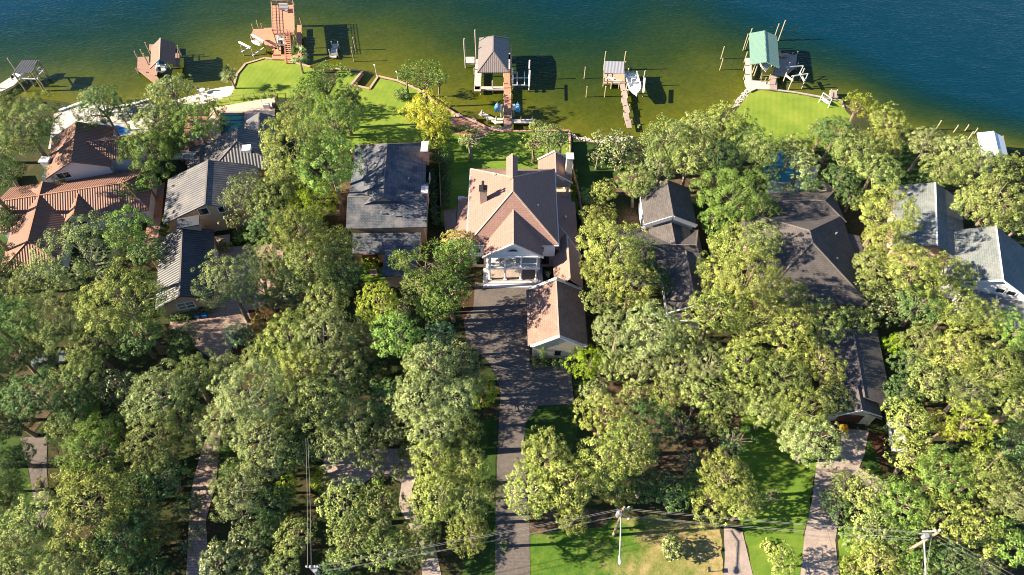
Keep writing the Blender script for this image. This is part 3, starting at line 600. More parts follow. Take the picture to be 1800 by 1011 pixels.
# ---- dark weathered roof house left of the main house
H = House('slate_roofed_house', 'wide house with weathered dark slate coloured shingle roof left of the mansion', (-21, 82), M['shingle_slate'], M['tan'], M['ridge_dark']); R = H.root
H.block((-22.2, 93.8), (-21.2, 77.5), 12.9, 4.9, 7.7, (3.2, 0), .5, shift=0.1)
H.block((-27.4, 78.6), (-14.2, 79.0), 10.4, 4.6, 6.7, (0, 0), .5)
H.slab([(-26.3, 73.2, 3.7), (-15.0, 73.4, 3.7), (-15.2, 69.8, 2.7), (-26.0, 69.6, 2.7)]); H.wall.prism([(-26, 70), (-15.4, 70.2), (-15.3, 74.2), (-26, 74.2)], 0, 2.7, top=False)
H.slab([(-20.6, 70.0, 3.4), (-18.4, 70.0, 3.6), (-18.4, 64.6, 3.4), (-20.6, 64.6, 3.2)]); H.slab([(-18.4, 70.0, 3.6), (-15.3, 70.0, 3.0), (-15.3, 64.6, 2.8), (-18.4, 64.6, 3.4)])
H.wall.prism([(-20.2, 65), (-15.7, 65), (-15.7, 70.2), (-20.2, 70.2)], 0, 2.8, top=False); H.done()
chimney(R, (-15.4, 90.4), (1.0, 2.4), 4, 7.2, M['brick_red'], 0, M['stone']); chimney(R, (-14.6, 79.9), (.9, 1.5), 4, 7.0, M['brick_red'], 0, M['stone'])
for p in ((-17.6, 83, 6.4), (-24.5, 86.5, 6.8), (-19.5, 75.4, 5.5), (-21.5, 75.8, 5.6)): vent_pipe(R, p, .35)
for x in (-23, -17.5): window(R, (x, 69.98, 1.5), -math.pi/2, 1.6, 1.2, 2, 1)
window(R, (-14.72, 87, 3.0), 0, 1.6, 1.2); window(R, (-14.72, 83.5, 3.0), 0, 1.6, 1.2)
en = MB(); en.box((-23.2, 69.5, 1.4), (2.6, .2, 2.6)); en.build('front_door', M['doorred'], R)

# ---- grey ribbed roof house, tan gable
H = House('grey_ribbed_house', 'tan stucco house with grey ribbed roofs and tall front gable', (-51, 86), M['tile_grey'], M['tan'], M['ridge_dark']); R = H.root
d = (Vector((-52.3, 85.5))-Vector((-50.3, 76.8))).normalized()
b1 = Vector((-50.4, 76.6)); H.block(b1+d*11.0, b1, 15.5, 4.1, 7.0, (0, 0), .5)
b2 = Vector((-48.1, 87.4)); H.block(b2+d*9.2, b2, 13.0, 3.9, 6.6, (0, 5.5), .5)
H.block(b2+d*14.6+Vector((3.4, .8)), b2+d*7+Vector((3.4, .8)), 5.6, 3.8, 5.2, (0, 0), .4)
H.block(Vector((-57.8, 95.5)), Vector((-55.4, 85.0)), 4.5, 2.8, 3.4, (0, 0), .3); H.done()
n_ = Vector((.224, -.975)); an = math.atan2(n_.y, n_.x)
fb = b1-d*(-.5)
def onw(t, z): e = Vector((-n_.y, n_.x)); q = fb+e*t; return (q.x, q.y, z)
window(R, onw(.9-1.8, 5.1), an, 1.6, 1.5, 1, 1); window(R, onw(2.6, 2.0), an, 1.7, 1.3, 1, 1); window(R, onw(-5.2, 1.8), an, 1.4, 1.3, 2, 1); window(R, onw(1.9, 4.9), an, 1.0, 1.3, 1, 1)
dm = MB(); q = P(433, 262, 6); dm.prism([(q.x-.8, q.y-.4), (q.x+.8, q.y-.4), (q.x+.8, q.y+.7), (q.x-.8, q.y+.7)], 5.4, [5.9, 6.1, 6.5, 6.3]); dm.build('skylight', M['offwhite'], R)
q = P(331, 272, 3.2); aw = MB(); aw.prism([(q.x-2.6, q.y-1.1), (q.x+2.6, q.y-1), (q.x+2.8, q.y+1), (q.x-2.4, q.y+1)], 3.0, 3.12); aw.build('flat_awning', M['metal_galv'], R)
q = P(337, 266, 2); chimney(R, (q.x, q.y+1.5), (1.5, 1.5), 0, 4.0, M['brick_red'])
# its garage
H = House('charcoal_roofed_garage', 'tan garage with charcoal ribbed gable roof behind the paved court', (-52, 66), M['tile_black'], M['tan'], M['ridge_dark'], 'garage'); R = H.root
a_, b_ = Vector((-54.0, 73.6)), Vector((-50.2, 59.4)); H.block(a_, b_, 8.6, 3.0, 5.0, (0, 0), .35); H.done()
dd = (b_-a_).normalized(); an = math.atan2(dd.y, dd.x); fc = b_-dd*.35
def onw(t, z): e = Vector((-dd.y, dd.x)); q = fc+e*t; return (q.x, q.y, z)
window(R, onw(-.1, 2.2), an, 2.5, 1.5, 2, 2, 'white', 'glass_blue')
for k in range(2):
    g = MB(); e = Vector((-dd.y, dd.x)); q = a_+dd*(4.0+k*5)+e*3.97; g.box((q.x, q.y, 1.2), (3.0, .1, 2.4), math.atan2(dd.y, dd.x)); g.build('garage_door', M['white'], R)
q = P(334, 396, 4.5); chimney(R, (q.x, q.y), (3.2, 2.0), 2.5, 5.2, M['brick_tan'], 0, M['charcoal'], math.atan2(dd.y, dd.x)+math.pi/2)

# ---- terracotta roofed house on the left
H = House('terracotta_roofed_house', 'rambling white house with terracotta barrel tile roofs at the left edge', (-77, 82), M['tile_red'], M['offwhite'], M['ridge_red']); R = H.root
H.block((-79.3, 97.0), (-76.0, 86.3), 10.6, 5.0, 7.5, (0, 0), .5)
H.block((-76.5, 92.3), (-68.2, 93.2), 6.4, 5.0, 6.7, (0, 2.6), .4)
H.block((-87.0, 79.2), (-63.5, 84.6), 11.0, 3.0, 5.0, (0, 4), .5)
H.block((-81.3, 84.0), (-77.0, 66.5), 9.2, 3.0, 5.02, (0, 4), .5)
H.block((-74.6, 82.5), (-73.2, 76.6), 4.6, 3.1, 4.7, (0, 0), .3); H.done()
sl = MB(); sl.prism([(-83.6, 86.8), (-81.4, 87.4), (-81.6, 90.2), (-83.4, 89.8)], 0, 3.4); sl.build('white_terrace_wall', M['white'], R)
chimney(R, (-82.6, 88.8), (1.4, 1.2), 0, 5.6, M['white'], 0, M['white'])
dd = Vector((3.3, -10.7)).normalized(); an = math.atan2(dd.y, dd.x); q = Vector((-76.0, 86.3))-dd*.5
e = Vector((-dd.y, dd.x)); w = q-e*2.6; window(R, (w.x, w.y, 4.6), an, 2.2, 1.3, 2, 1)
for p in ((-72.5, 92.6, 6.3), (-75.5, 72.0, 4.4)): vent_pipe(R, p, 1.1)
dr = MB(); dr.box((-73.1, 76.85, 1.3), (1.6, .12, 2.6)); dr.build('front_door', M['dark'], R)
for x, y in ((-70.2, 78.0), (-66.8, 78.8)): window(R, (x, y, 1.6), math.radians(-77), 1.6, 1.2, 2, 1)

# ---- brown roofed house right of the main house
H = House('brown_roofed_house', 'brown shingled house with grey raked gable band right of the mansion', (27, 72), M['shingle_dark'], M['offwhite'], M['ridge_dark']); R = H.root
H.block((26.3, 83.0), (26.2, 74.4), 8.6, 4.5, 6.5, (0, 0), .4)
H.block((17.5, 69.8), (31.0, 69.6), 10.4, 2.9, 4.9, (0, 1.5), .5)
H.slab([(22.7, 74.2, 3.6), (22.7, 71.4, 3.6), (26.1, 69.8, 5.05), (26.1, 74.4, 5.05)]); H.slab([(29.5, 74.2, 3.6), (29.5, 71.4, 3.6), (26.1, 69.8, 5.05), (26.1, 74.4, 5.05)]); H.ridge((26.1, 74.4, 5.05), (26.1, 69.8, 5.05))
H.block((27.6, 68.5), (27.5, 57.8), 7.6, 2.9, 4.95, (0, 0), .4)
H.block((26.9, 59.3), (26.9, 56.6), 4.6, 2.7, 3.6, (0, 0), .3)
H.done()
rk = MB()
for s in (-1, 1): rk.beam((26.2, 74.3, 6.35), (26.2+s*4.3, 74.3, 4.25), .14, .75)
rk.build('raked_band', M['offwhite'], R)
fr = MB()
for s in (-1, 1): fr.beam((27.5, 57.72, 4.95), (27.5+s*3.8, 57.72, 2.9), .16, .22)
fr.beam((24.6, 56.5, 2.6), (29.2, 56.5, 2.6), .16); fr.beam((23.75, 57.8, 2.8), (23.75, 64, 2.8), .14); fr.build('fascia', M['white'], R)
cl = MB(); cl.box((22.38, 78.4, 2.2), (.12, 6.4, 4.2)); cl.build('side_cladding', M['white'], R); window(R, (22.3, 77.5, 2.2), math.pi, 1.6, 2.6, 1, 2)
for p in ((25.5, 70.0, 5.0), (26.1, 67.6, 4.6), (28.6, 62.0, 4.2)): vent_pipe(R, p, .4)
en = MB(); en.box((26.9, 57.2, 1.3), (2.2, .14, 2.3)); en.build('front_door', M['doorred'], R)

# ---- big hip roof further right
H = House('large_dark_hip_house', 'broad house under a large dark brown hip roof beside the round fire pit', (48, 70), M['shingle_dark'], M['brick_red'], M['ridge_dark']); R = H.root
H.block((47.4, 78.3), (46.2, 59.4), 17.2, 3.2, 7.5, (7.9, 8.6), .6, shift=0)
H.block((43.0, 79.5), (56.2, 79.8), 7.2, 3.1, 4.7, (0, 3.2), .5)
H.slab([(55.4, 74.0, 3.0), (57.9, 73.6, 2.6), (57.2, 67.4, 2.6), (54.7, 67.6, 3.0)]); H.wall.prism([(54.8, 67.9), (56.9, 67.8), (57.5, 73.4), (55.3, 73.6)], 0, 2.6, top=False)
H.done()
for p in ((52.6, 72.0, 4.8), (51.0, 66.5, 5.0)): vent_pipe(R, p, .35)
window(R, (55.0, 69.5, 1.7), 0, 1.6, 1.3)
# ---- its detached garage
H = House('dark_roofed_garage', 'long dark roofed garage with cream gable front at the end of the concrete drive', (49, 48), M['shingle_dark'], M['cream'], M['ridge_dark'], 'garage'); R = H.root
H.block((50.0, 55.0), (48.0, 42.6), 8.6, 3.2, 4.6, (1.5, 0), .4, shift=0)
H.block((47.4, 44.6), (46.9, 40.6), 7.0, 2.9, 4.8, (0, 0), .5)
H.done()
op = MB(); op.box((47.3, 41.0, 1.25), (4.4, .18, 2.3)); op.build('garage_door', M['doorred'], R)
fr = MB()
for s in (-1, 1): fr.beam((46.9, 40.5, 4.82), (46.9+s*3.5, 40.5+(s*.0), 2.92), .14, .2)
fr.build('fascia', M['offwhite'], R); window(R, (47.0, 41.08, 3.7), -math.pi/2, 1.2, .5, 2, 1, 'white', 'glass_blue')
tb = thing('toy_box', 'yellow storage tub beside the cream garage door', 'storage tub', (*P(1481, 756)[:2], 0)); q = P(1481, 756)
a = MB(); a.prism([(q.x-.4, q.y-.5), (q.x+.4, q.y-.5), (q.x+.4, q.y+.5), (q.x-.4, q.y+.5)], 0, .7); a.build('tub', M['yellow'], tb); a = MB(); a.box((q.x, q.y, .75), (.9, 1.1, .08)); a.build('lid', M['yellow'], tb)

# ---- grey roofed house at the right edge
H = House('grey_roofed_house', 'house with pale grey shingle roofs and white gable end at the right edge', (75, 72), M['shingle_grey'], M['white'], M['ridge_white']); R = H.root
rw = MB(); H.block((72.3, 82.8), (67.2, 68.6), 11.0, 3.4, 6.0, (0, 0), .4, wallmb=rw); rw.build('rear_wall', M['brick_red'], R)
H.block((77.3, 71.8), (73.6, 60.9), 12.0, 3.8, 7.0, (0, 0), .4)
b0 = Vector((73.6, 60.9)); dd = Vector((-3.7, -10.9)).normalized(); e = Vector((-dd.y, dd.x))
H.slab([(*(b0-e*4-dd*.2), 3.4), (*(b0+e*6-dd*.2), 3.4), (*(b0+e*6+dd*3), 2.6), (*(b0-e*4+dd*3), 2.6)]); q = b0+e*1; H.cap.beam((*(q-dd*.2), 3.5), (*(q+dd*3), 2.7), .2, .08)
w0 = [b0-e*3.7-dd*.1, b0+e*5.6-dd*.1, b0+e*5.6+dd*2.7, b0-e*3.7+dd*2.7]; H.wall.prism([tuple(p) for p in w0], 0, 2.6, top=False)
H.done()
an = math.atan2(dd.y, dd.x)
for t_ in (1.0, 2.6, -3.2): q = b0-dd*.38+e*t_; window(R, (q.x, q.y, 4.4), an, 1.3, 1.0, 1, 1, 'white', 'glass')
fr = MB()
for s in (-1, 1): p0, p1 = b0+dd*.06, b0+dd*.06+e*s*6.0; fr.beam((*p0, 7.0), (*p1, 3.8), .14, .3)
fr.build('fascia', M['white'], R)
# low brick outbuilding
H = House('lean_to_shed', 'low flat roofed brick shed at the left foot of the mansion', (-12.5, 75), M['shingle_brown'], M['brick_tan'], M['ridge_dark'], 'shed')
q = PL([(779, 372), (803, 372), (803, 418), (783, 412)], 2.2); H.wall.prism([(p.x, p.y) for p in q], 0, 2.2, top=False); H.slab([(p.x, p.y, 2.4-(0 if i in (0, 3) else -.5)) for i, p in enumerate(q)]); H.done()
# ------------------------------------------------------------------ docks and boathouses (one thing each, with its piles as parts)
ZD = .35
def rect(x0, y0, x1, y1): return [(x0, y0), (x1, y0), (x1, y1), (x0, y1)]
def pxr(u0, v0, u1, v1, z=ZD): return [tuple(P(u, v, z)[:2]) for u, v in ((u0, v1), (u1, v1), (u1, v0), (u0, v0))]
def deck(par, name, poly, mat, z=ZD, t=.22):
    mb = MB(); mb.prism(poly, z-t, z, bottom=True); return mb.build(name, mat, par)
def piles(par, pts, mat, ztop, r=.15, zb=-2.5, name='pile'):
    for k, p in enumerate(pts):
        mb = MB(); h = ztop[k] if hasattr(ztop, '__len__') else ztop; mb.tube((p[0], p[1], zb), (p[0]+rnd.uniform(-.06, .06), p[1], h), r, r*.9, 8); mb.build(name, mat, par)
def boat(name, label, c, ang, L=6.5, Wd=2.4, z=1.0, mat='gel', motor=True, seats=True, group=None, console=True, cover=None):
    r = thing(name, label, 'boat', (c[0], c[1], z), group); mb = MB(); N = 14; rows = []
    d = Vector((math.cos(ang), math.sin(ang), 0)); n = Vector((-d.y, d.x, 0)); C0 = Vector((c[0], c[1], z))
    for k in range(N+1):
        s = k/N; w = Wd/2*(1 if s < .55 else max(.02, math.cos((s-.55)/.45*math.pi/2)**.7)); sh = .95+.35*s*s; kz = 0 if s < .6 else (s-.6)**2*2.2
        o = C0+d*(s-.5)*L
        rows.append([o+n*w+Vector((0, 0, sh)), o+n*w*.86+Vector((0, 0, .45+kz*.5)), o+Vector((0, 0, kz)), o-n*w*.86+Vector((0, 0, .45+kz*.5)), o-n*w+Vector((0, 0, sh)),
                     o-n*w*.84+Vector((0, 0, sh+.02)), o-n*w*.80+Vector((0, 0, .55 if s < .66 else sh-.05)), o+n*w*.80+Vector((0, 0, .55 if s < .66 else sh-.05)), o+n*w*.84+Vector((0, 0, sh+.02))])
    for a, b in zip(rows[:-1], rows[1:]):
        for j in range(9): k = (j+1) % 9; mb.face([a[j], a[k], b[k], b[j]])
    mb.face(rows[0]); mb.face(rows[-1][::-1]); mb.build('hull', M[mat], r)
    def bx(s, t, zz, l, w, h, nm, m):
        q = MB(); o = C0+d*s+n*t; q.box((o.x, o.y, z+zz), (l, w, h), ang); return q.build(nm, M[m], r)
    if seats: bx(-L*.30, 0, .8, .6, Wd*.66, .4, 'bench_seat', 'cushion'); bx(L*.16, 0, .72, .5, Wd*.5, .3, 'bench_seat', 'cushion')
    if console: 
        bx(-L*.05, 0, 1.0, .7, .8, .9, 'console', 'offwhite'); w = bx(L*.0, 0, 1.6, .06, .8, .4, 'windscreen', 'glass_blue')
    if cover: bx(-L*.02, 0, 1.3, L*.6, Wd*.7, .12, 'canvas_cover', cover)
    if motor:
        bx(-L*.5-.3, 0, 1.15, .5, .4, .6, 'outboard_motor', 'dark')
    return r
def jetski(label, c, ang, z=.6, col='jetblue', group=None):
    r = thing('jet_ski', label, 'jet ski', (c[0], c[1], z), group); d = Vector((math.cos(ang), math.sin(ang), 0)); n = Vector((-d.y, d.x, 0)); C0 = Vector((c[0], c[1], z)); mb = MB(); rows = []
    for k in range(9):
        s = k/8; w = .5*(1 if s < .5 else math.cos((s-.5)/.5*math.pi/2)**.8+.03); o = C0+d*(s-.5)*2.7
        rows.append([o+n*w+Vector((0, 0, .4)), o+n*w*.6+Vector((0, 0, .1)), o-n*w*.6+Vector((0, 0, .1)), o-n*w+Vector((0, 0, .4)), o-n*w*.4+Vector((0, 0, .62)), o+n*w*.4+Vector((0, 0, .62))])
    for a, b in zip(rows[:-1], rows[1:]):
        for j in range(6): k = (j+1) % 6; mb.face([a[j], a[k], b[k], b[j]])
    mb.face(rows[0]); mb.face(rows[-1][::-1]); mb.build('hull', M[col], r)
    q = MB(); o = C0-d*.35; q.box((o.x, o.y, z+.78), (1.3, .34, .3), ang); q.build('seat', M['gel'], r)
    q = MB(); o = C0+d*.35+Vector((0, 0, 1.05)); q.beam(o-n*.38, o+n*.38, .06); q.beam(o-Vector((0, 0, .45)), o, .12); q.build('handlebar', M['dark'], r); return r

# 1 lift shed far left
R = thing('boat_lift_shed', 'open boat lift with small black canvas roof at the far left shore', 'boat lift', (*P(45, 130)[:2], 0))
q = [P(u, v, 3.6) for u, v in ((23.8, 129), (56.3, 129), (67.6, 107), (37.5, 106.4))]
mb = MB(); mb.face([p+Vector((0, 0, .12)) for p in q]); mb.face([p for p in q][::-1]); [mb.face([q[i], q[(i+1) % 4], q[(i+1) % 4]+Vector((0, 0, .12)), q[i]+Vector((0, 0, .12))]) for i in range(4)]; mb.build('roof', M['tile_black'], R)
piles(R, [p[:2] for p in q], M['pile'], 3.6)
qq = [P(u, v, 1.2) for u, v in ((62, 124), (76, 124), (52, 138), (68, 139))]; piles(R, [p[:2] for p in qq], M['pile'], [3.0, 3.0, 1.6, 1.6])
mb = MB(); mb.beam(q[1]-Vector((0, 0, 1.2)), qq[1], .16); mb.beam(q[2]-Vector((0, 0, 1.2)), qq[0], .16); mb.beam((qq[2].x-2, qq[2].y, 1.2), qq[3], .2); mb.beam((qq[0].x-2, qq[0].y, 1.2), qq[1], .2); mb.build('lift_beam', M['offwhite'], R)
deck(R, 'walkway', [tuple(P(u, v, ZD)[:2]) for u, v in ((-20, 172), (-20, 160), (28, 130), (44, 130), (24, 150), (8, 158))], M['wood_white'])
piles(R, [tuple(P(u, v)[:2]) for u, v in ((24, 143), (44, 141), (2, 158), (24, 118))], M['pile_grey'], [.9, .9, .9, 2.2])
boat('motor_boat', 'small white and blue boat hanging under the black canvas lift roof', P(44, 128, 1)[:2], math.radians(62), 4.8, 1.9, .6, 'gel', cover='jetblue')
# 2 brown boathouse
R = thing('boathouse', 'boathouse with brown shingled gable roof and pinkish plank deck', 'boathouse', (*P(282, 120)[:2], 0))
H = House.__new__(House); H.root = R; H.roofm, H.wallm, H.capm = M['shingle_bh'], M['tan'], M['ridge_light']; H.roof = MB(); H.wall = MB(); H.cap = MB()
H.block(P(281.5, 67, 4.6), P(279.8, 105, 4.6), 4.9, 3.0, 4.6, walls=False); H.done()
deck(R, 'deck', [tuple(P(u, v, ZD)[:2]) for u, v in ((241, 122), (242, 100), (262, 99), (262, 110), (281, 112), (275, 133), (288, 150), (276, 150))], M['wood_brown'])
deck(R, 'deck', pxr(304, 93, 316, 116), M['wood_brown']); deck(R, 'deck', pxr(262, 78, 304, 90), M['wood_brown'])
piles(R, [tuple(P(u, v)[:2]) for u, v in ((241, 124), (258, 130), (275, 136), (304, 92), (317, 92), (317, 117), (242, 102), (253, 99), (265, 96), (301, 96), (262, 116), (299, 116))], M['pile'], [.6, .6, .6, 1.4, 1.6, .8, 1.7, 1.7, 3, 3, 3, 3])
mb = MB(); [mb.beam((*P(u, 93)[:2], 1.1), (*P(u, 114)[:2], 1.1), .1) for u in (305, 316)]; mb.build('railing', M['timber'], R)
boat('motor_boat', 'white boat hanging below the front of the brown boathouse roof', P(288, 112, 1)[:2], math.radians(100), 6.0, 2.2, .8, cover='jetblue')
# 3 orange two level dock
R = thing('sundeck_dock', 'orange two level timber dock with railed upper sundeck and stairs', 'dock', (*P(480, 90)[:2], 0))
q = [(-51.3, 129.8), (-46.6, 129.6), (-49.2, 141.4), (-54.0, 141.0)]; ZU = 4.5
deck(R, 'upper_deck', q, M['wood_orange'], ZU, .3)
for i in range(4):
    a, b = Vector((*q[i], ZU)), Vector((*q[(i+1) % 4], ZU)); mb = MB(); 
    for z in (.4, .7, 1.05): mb.beam(a+Vector((0, 0, z)), b+Vector((0, 0, z)), .07)
    k = max(2, int((b-a).length/1.2))
    for j in range(k+1): p = a.lerp(b, j/k); mb.beam(p, p+Vector((0, 0, 1.1)), .1)
    mb.build('railing', M['timber_pink'], R)
piles(R, [(x, y) for x, y in q]+[(-49, 129.7), (-51.6, 141.2)], M['pile'], ZU-.1, .16)
deck(R, 'lower_deck', [tuple(P(u, v, ZD)[:2]) for u, v in ((446, 50), (494, 48), (492, 78), (494, 84), (480, 88), (464, 76), (440, 66))], M['wood_orange'])
deck(R, 'lower_deck', pxr(522, 44, 530, 96), M['wood_orange']); deck(R, 'lower_deck', pxr(478, 96, 530, 104), M['wood_orange'])
deck(R, 'lower_deck', [tuple(P(u, v, ZD)[:2]) for u, v in ((480, 98), (483, 84), (494, 84), (494, 98))], M['wood_orange'])
a0 = P(505, 58, ZU); a1 = P(509, 112, .1); mb = MB(); w = Vector((.7, 0, 0))
for s in (-1, 1): mb.beam(a0+w*s, a1+w*s, .12, .25); mb.beam(a0+w*s+Vector((0, 0, .95)), a1+w*s+Vector((0, 0, .95)), .08)
for k in range(15): p = a0.lerp(a1, (k+.5)/15); mb.box(p, (1.4, .42, .06))
mb.build('stairs', M['wood_orange'], R)
piles(R, [tuple(P(u, v)[:2]) for u, v in ((446, 53), (455, 50), (462, 51), (530, 42), (531, 62), (531, 85), (427, 92), (446, 98), (467, 86), (520, 80), (443, 70))], M['pile'], [1.5, 1.9, 1.3, 1.8, .6, .6, 1.6, 1.6, 1.6, 3, 1])
for (u0, v0, u1, v1) in ((420, 74, 440, 84), (442, 61, 463, 73)):
    mb = MB(); mb.beam(P(u0, v0, 1.8), P(u1, v1, 1.8), .34); mb.build('lift_bunk', M['white'], R)
mb = MB(); mb.beam(P(424, 92, .3), P(438, 84, .8), .2); mb.beam(P(444, 98, .3), P(464, 84, .8), .2); mb.build('lift_beam', M['offwhite'], R)
c = MB(); c.box((*P(500, 18, ZU)[:2], ZU+.5), (2.0, .8, .5)); c.box((*P(505, 20, ZU)[:2], ZU+.4), (.6, 1.6, .3)); 
tb = thing('deck_chairs', 'grey lounge chairs grouped on the orange sundeck', 'lounge chairs', (*P(500, 18, ZU)[:2], ZU)); c.build('seat', M['metal'], tb)
c = MB(); c.box((*P(500, 15, ZU)[:2], ZU+.95), (2.0, .12, .6)); c.build('backrest', M['cushion'], tb)
jetski('white jet ski on the lift beside the orange dock', P(451, 78, 1)[:2], math.radians(150), 1.0, 'gel'); boat('motor_boat', 'white boat stored under the orange sundeck', P(498, 66, 1)[:2], math.radians(100), 6.0, 2.2, .8)
# blue grey ramp
R = thing('floating_dock', 'narrow grey floating dock with four white pilings right of the orange dock', 'dock', (*P(587, 90)[:2], 0))
deck(R, 'deck', [tuple(P(u, v, -.2)[:2]) for u, v in ((579, 100), (585, 77), (595, 77), (591, 101))], M['wood_white'], -.2)
mb = MB(); [mb.beam(P(580+k, 96-5*k, -.05), P(592, 93-5*k, -.05), .12) for k in range(4)]; mb.build('cleat_bar', M['alu'], R)
piles(R, [tuple(P(u, v)[:2]) for u, v in ((580, 96), (594, 96), (584, 82), (596, 82))], M['pile_grey'], 1.3, .13)
# 4 grey hip boathouse
R = thing('boathouse', 'boathouse with grey seamed metal hip roof on long plank walkway', 'boathouse', (*P(866, 150)[:2], 0))
H = House.__new__(House); H.root = R; H.roofm, H.wallm, H.capm = M['metal_grey'], M['tan'], M['metal_grey']; H.roof = MB(); H.wall = MB(); H.cap = MB()
H.block((-3.9, 129.2), (-3.9, 117.0), 6.4, 3.8, 5.7, (2.2, 4.6), walls=False); H.done()
deck(R, 'deck', [tuple(p) for p in (rect(-7.9, 115.6, -6.5, 126.6))], M['wood_white']); deck(R, 'deck', pxr(834.6, 152, 886, 157.5), M['wood_white']); deck(R, 'deck', pxr(818.5, 100, 834, 112), M['wood_white'])
deck(R, 'deck', rect(-6.5, 126.6, -.4, 128.4), M['wood_white']); deck(R, 'deck', pxr(892, 92, 899, 124), M['wood_white'])
deck(R, 'walkway', pxr(885.6, 122, 898.5, 196), M['wood_orange']); deck(R, 'walkway', pxr(885.4, 196, 899, 231), M['wood_brown'], ZD+.02)
deck(R, 'side_boardwalk', [tuple(P(u, v, 0)[:2]) for u, v in ((841, 201), (846, 196), (868, 208), (884, 209), (884, 217), (871, 218), (866, 214))], M['wood_white'], 0.1); deck(R, 'side_boardwalk', [tuple(P(u, v, 0)[:2]) for u, v in ((900, 210), (938, 210), (938, 217), (900, 217))], M['wood_white'], 0.1)
pp = [((818, 114), 6.0), ((837, 100), 6.5), ((818, 100), 4.5), ((835, 155), .8), ((845, 160), .8), ((866, 158), 2.2), ((834, 125), .8), ((886, 130), 3.7), ((846, 130), 3.7), ((846, 96), 3.7), ((887, 96), 3.7), ((899, 118), 3.2), ((899, 100), 3.2),
      ((886, 170), .7), ((898, 170), .7), ((886, 150), .7), ((898, 150), .7), ((886, 190), .7), ((898, 190), .7), ((886, 210), .8), ((899, 210), .8), ((848, 200), .9), ((857, 212), .9), ((872, 213), 1.1), ((916, 213), 1.1), ((936, 213), 1.1)]
piles(R, [tuple(P(*p)[:2]) for p, h in pp], M['pile_grey'], [h for p, h in pp])
L = thing('boat_lift', 'empty white boat lift frame right of the grey boathouse', 'boat lift', (*P(915, 140)[:2], 0))
for (u, v, h) in ((901, 150, 2.6), (930, 152, 2.8), (901, 135, 2.2), (930, 135, 4.0)): piles(L, [tuple(P(u, v)[:2])], M['white'], h, .17)
for v, z in ((137, .9), (150, .9)): mb = MB(); mb.beam(P(900, v, z), P(931, v, z), .2); mb.build('lift_beam', M['alu'], L)
for u in (909, 922): mb = MB(); mb.beam(P(u, 150, 1.2), P(u, 127, 1.2), .16, .3); mb.build('bunk_board', M['offwhite'], L)
mb = MB(); mb.beam(P(930, 152, 3), P(931, 124, 3), .3, .2); mb.build('motor_housing', M['white'], L)
for lab, u in (('blue jet skis lift on the left of the plank walkway', 879), ('blue jet skis lift on the right of the plank walkway', 905)):
    L = thing('jet_ski_lift', 'post and cradle of '+lab, 'lift', (*P(u, 195)[:2], 0)); s = 1 if u < 890 else -1
    uu = 881 if s > 0 else 903
    piles(L, [tuple(P(uu, 200)[:2])], M['alu'], 2.2, .16, name='post'); mb = MB(); mb.box((*P(uu, 192, 1.5)[:2], 2.0), (.5, .8, .9)); mb.build('winch_box', M['offwhite'], L)
    mb = MB(); mb.beam(P(uu, 192, .5), P(uu-s*10, 192, .5), .14); mb.beam(P(uu, 186, .5), P(uu-s*10, 186, .5), .14); mb.build('cradle', M['alu'], L)
jetski('blue jet ski on the cradle left of the plank walkway', P(874, 190, .8)[:2], math.radians(90), .7); jetski('blue jet ski on the cradle right of the plank walkway', P(910, 190, .8)[:2], math.radians(90), .7)
# 5 small metal roof dock + boat
R = thing('fishing_dock', 'small dock with flat galvanised roof and zigzag plank walkway', 'dock', (*P(1080, 130)[:2], 0))
q = [P(u, v, 3.0) for u, v in ((1062, 129), (1097, 130), (1096.5, 110.5), (1062, 109.5))]; mb = MB(); mb.prism([p[:2] for p in q], 3.0, [3.1, 3.1, 3.3, 3.3], bottom=True); mb.build('roof', M['metal_galv'], R)
q2 = [tuple(P(u, v, ZD)[:2]) for u, v in ((1060, 147), (1098, 147), (1098, 126), (1061, 125))]; deck(R, 'deck', q2, M['wood_tan'])
for (u, v, h) in ((1061, 146, 1.2), (1098, 147, 1.2), (1062, 132, 3.3), (1096, 132, 3.3), (1062, 118, 3.8), (1096, 118, 3.8), (1075, 150, .4), (1088, 150, .4)): piles(R, [tuple(P(u, v)[:2])], M['pile'], h)
mb = MB(); [mb.beam((*q2[0], z), (*q2[3], z), .08) for z in (.8, 1.3)]; [mb.beam((*q2[0], z), (*q2[1], z), .08) for z in (.8,)]; mb.build('railing', M['timber'], R)
mb = MB(); mb.box((*P(1073, 137, .9)[:2], .8), (1.6, .5, .3), -.3); mb.box((*P(1084, 141, .7)[:2], .6), (2.2, .35, .25), -.15); mb.build('bench', M['offwhite'], R)
prev = None
for k in range(6):
    t0, t1 = k/6, (k+1)/6; u0 = 1090+10*t0+(2 if k % 2 else 0); v0 = 147+78*t0; v1 = 147+78*t1; du = (v1-v0)*.15
    deck(R, 'walkway_section', [tuple(P(u, v, ZD)[:2]) for u, v in ((u0, v0), (u0+8.5, v0), (u0+8.5+du, v1), (u0+du, v1))], M['wood_grey'], ZD+.01*(k % 2))
    piles(R, [tuple(P(u, v0+2)[:2]) for u in (u0, u0+9)], M['pile_grey'], .55, .12)
L = thing('boat_lift', 'white boat lift cradle beside the galvanised roof dock', 'boat lift', (*P(1115, 150)[:2], 0))
for (u, v, h) in ((1101, 160, 2.4), (1131, 164, 1.6), (1102, 142, 3.0), (1130, 146, 3.0)): piles(L, [tuple(P(u, v)[:2])], M['pile_grey'], h)
mb = MB(); mb.beam(P(1131, 162, 2.2), P(1133, 138, 2.2), .35); mb.build('side_bunk', M['white'], L); mb = MB(); mb.beam(P(1101, 158, .9), P(1131, 160, .9), .2); mb.beam(P(1101, 142, .9), P(1131, 144, .9), .2); mb.build('lift_beam', M['alu'], L)
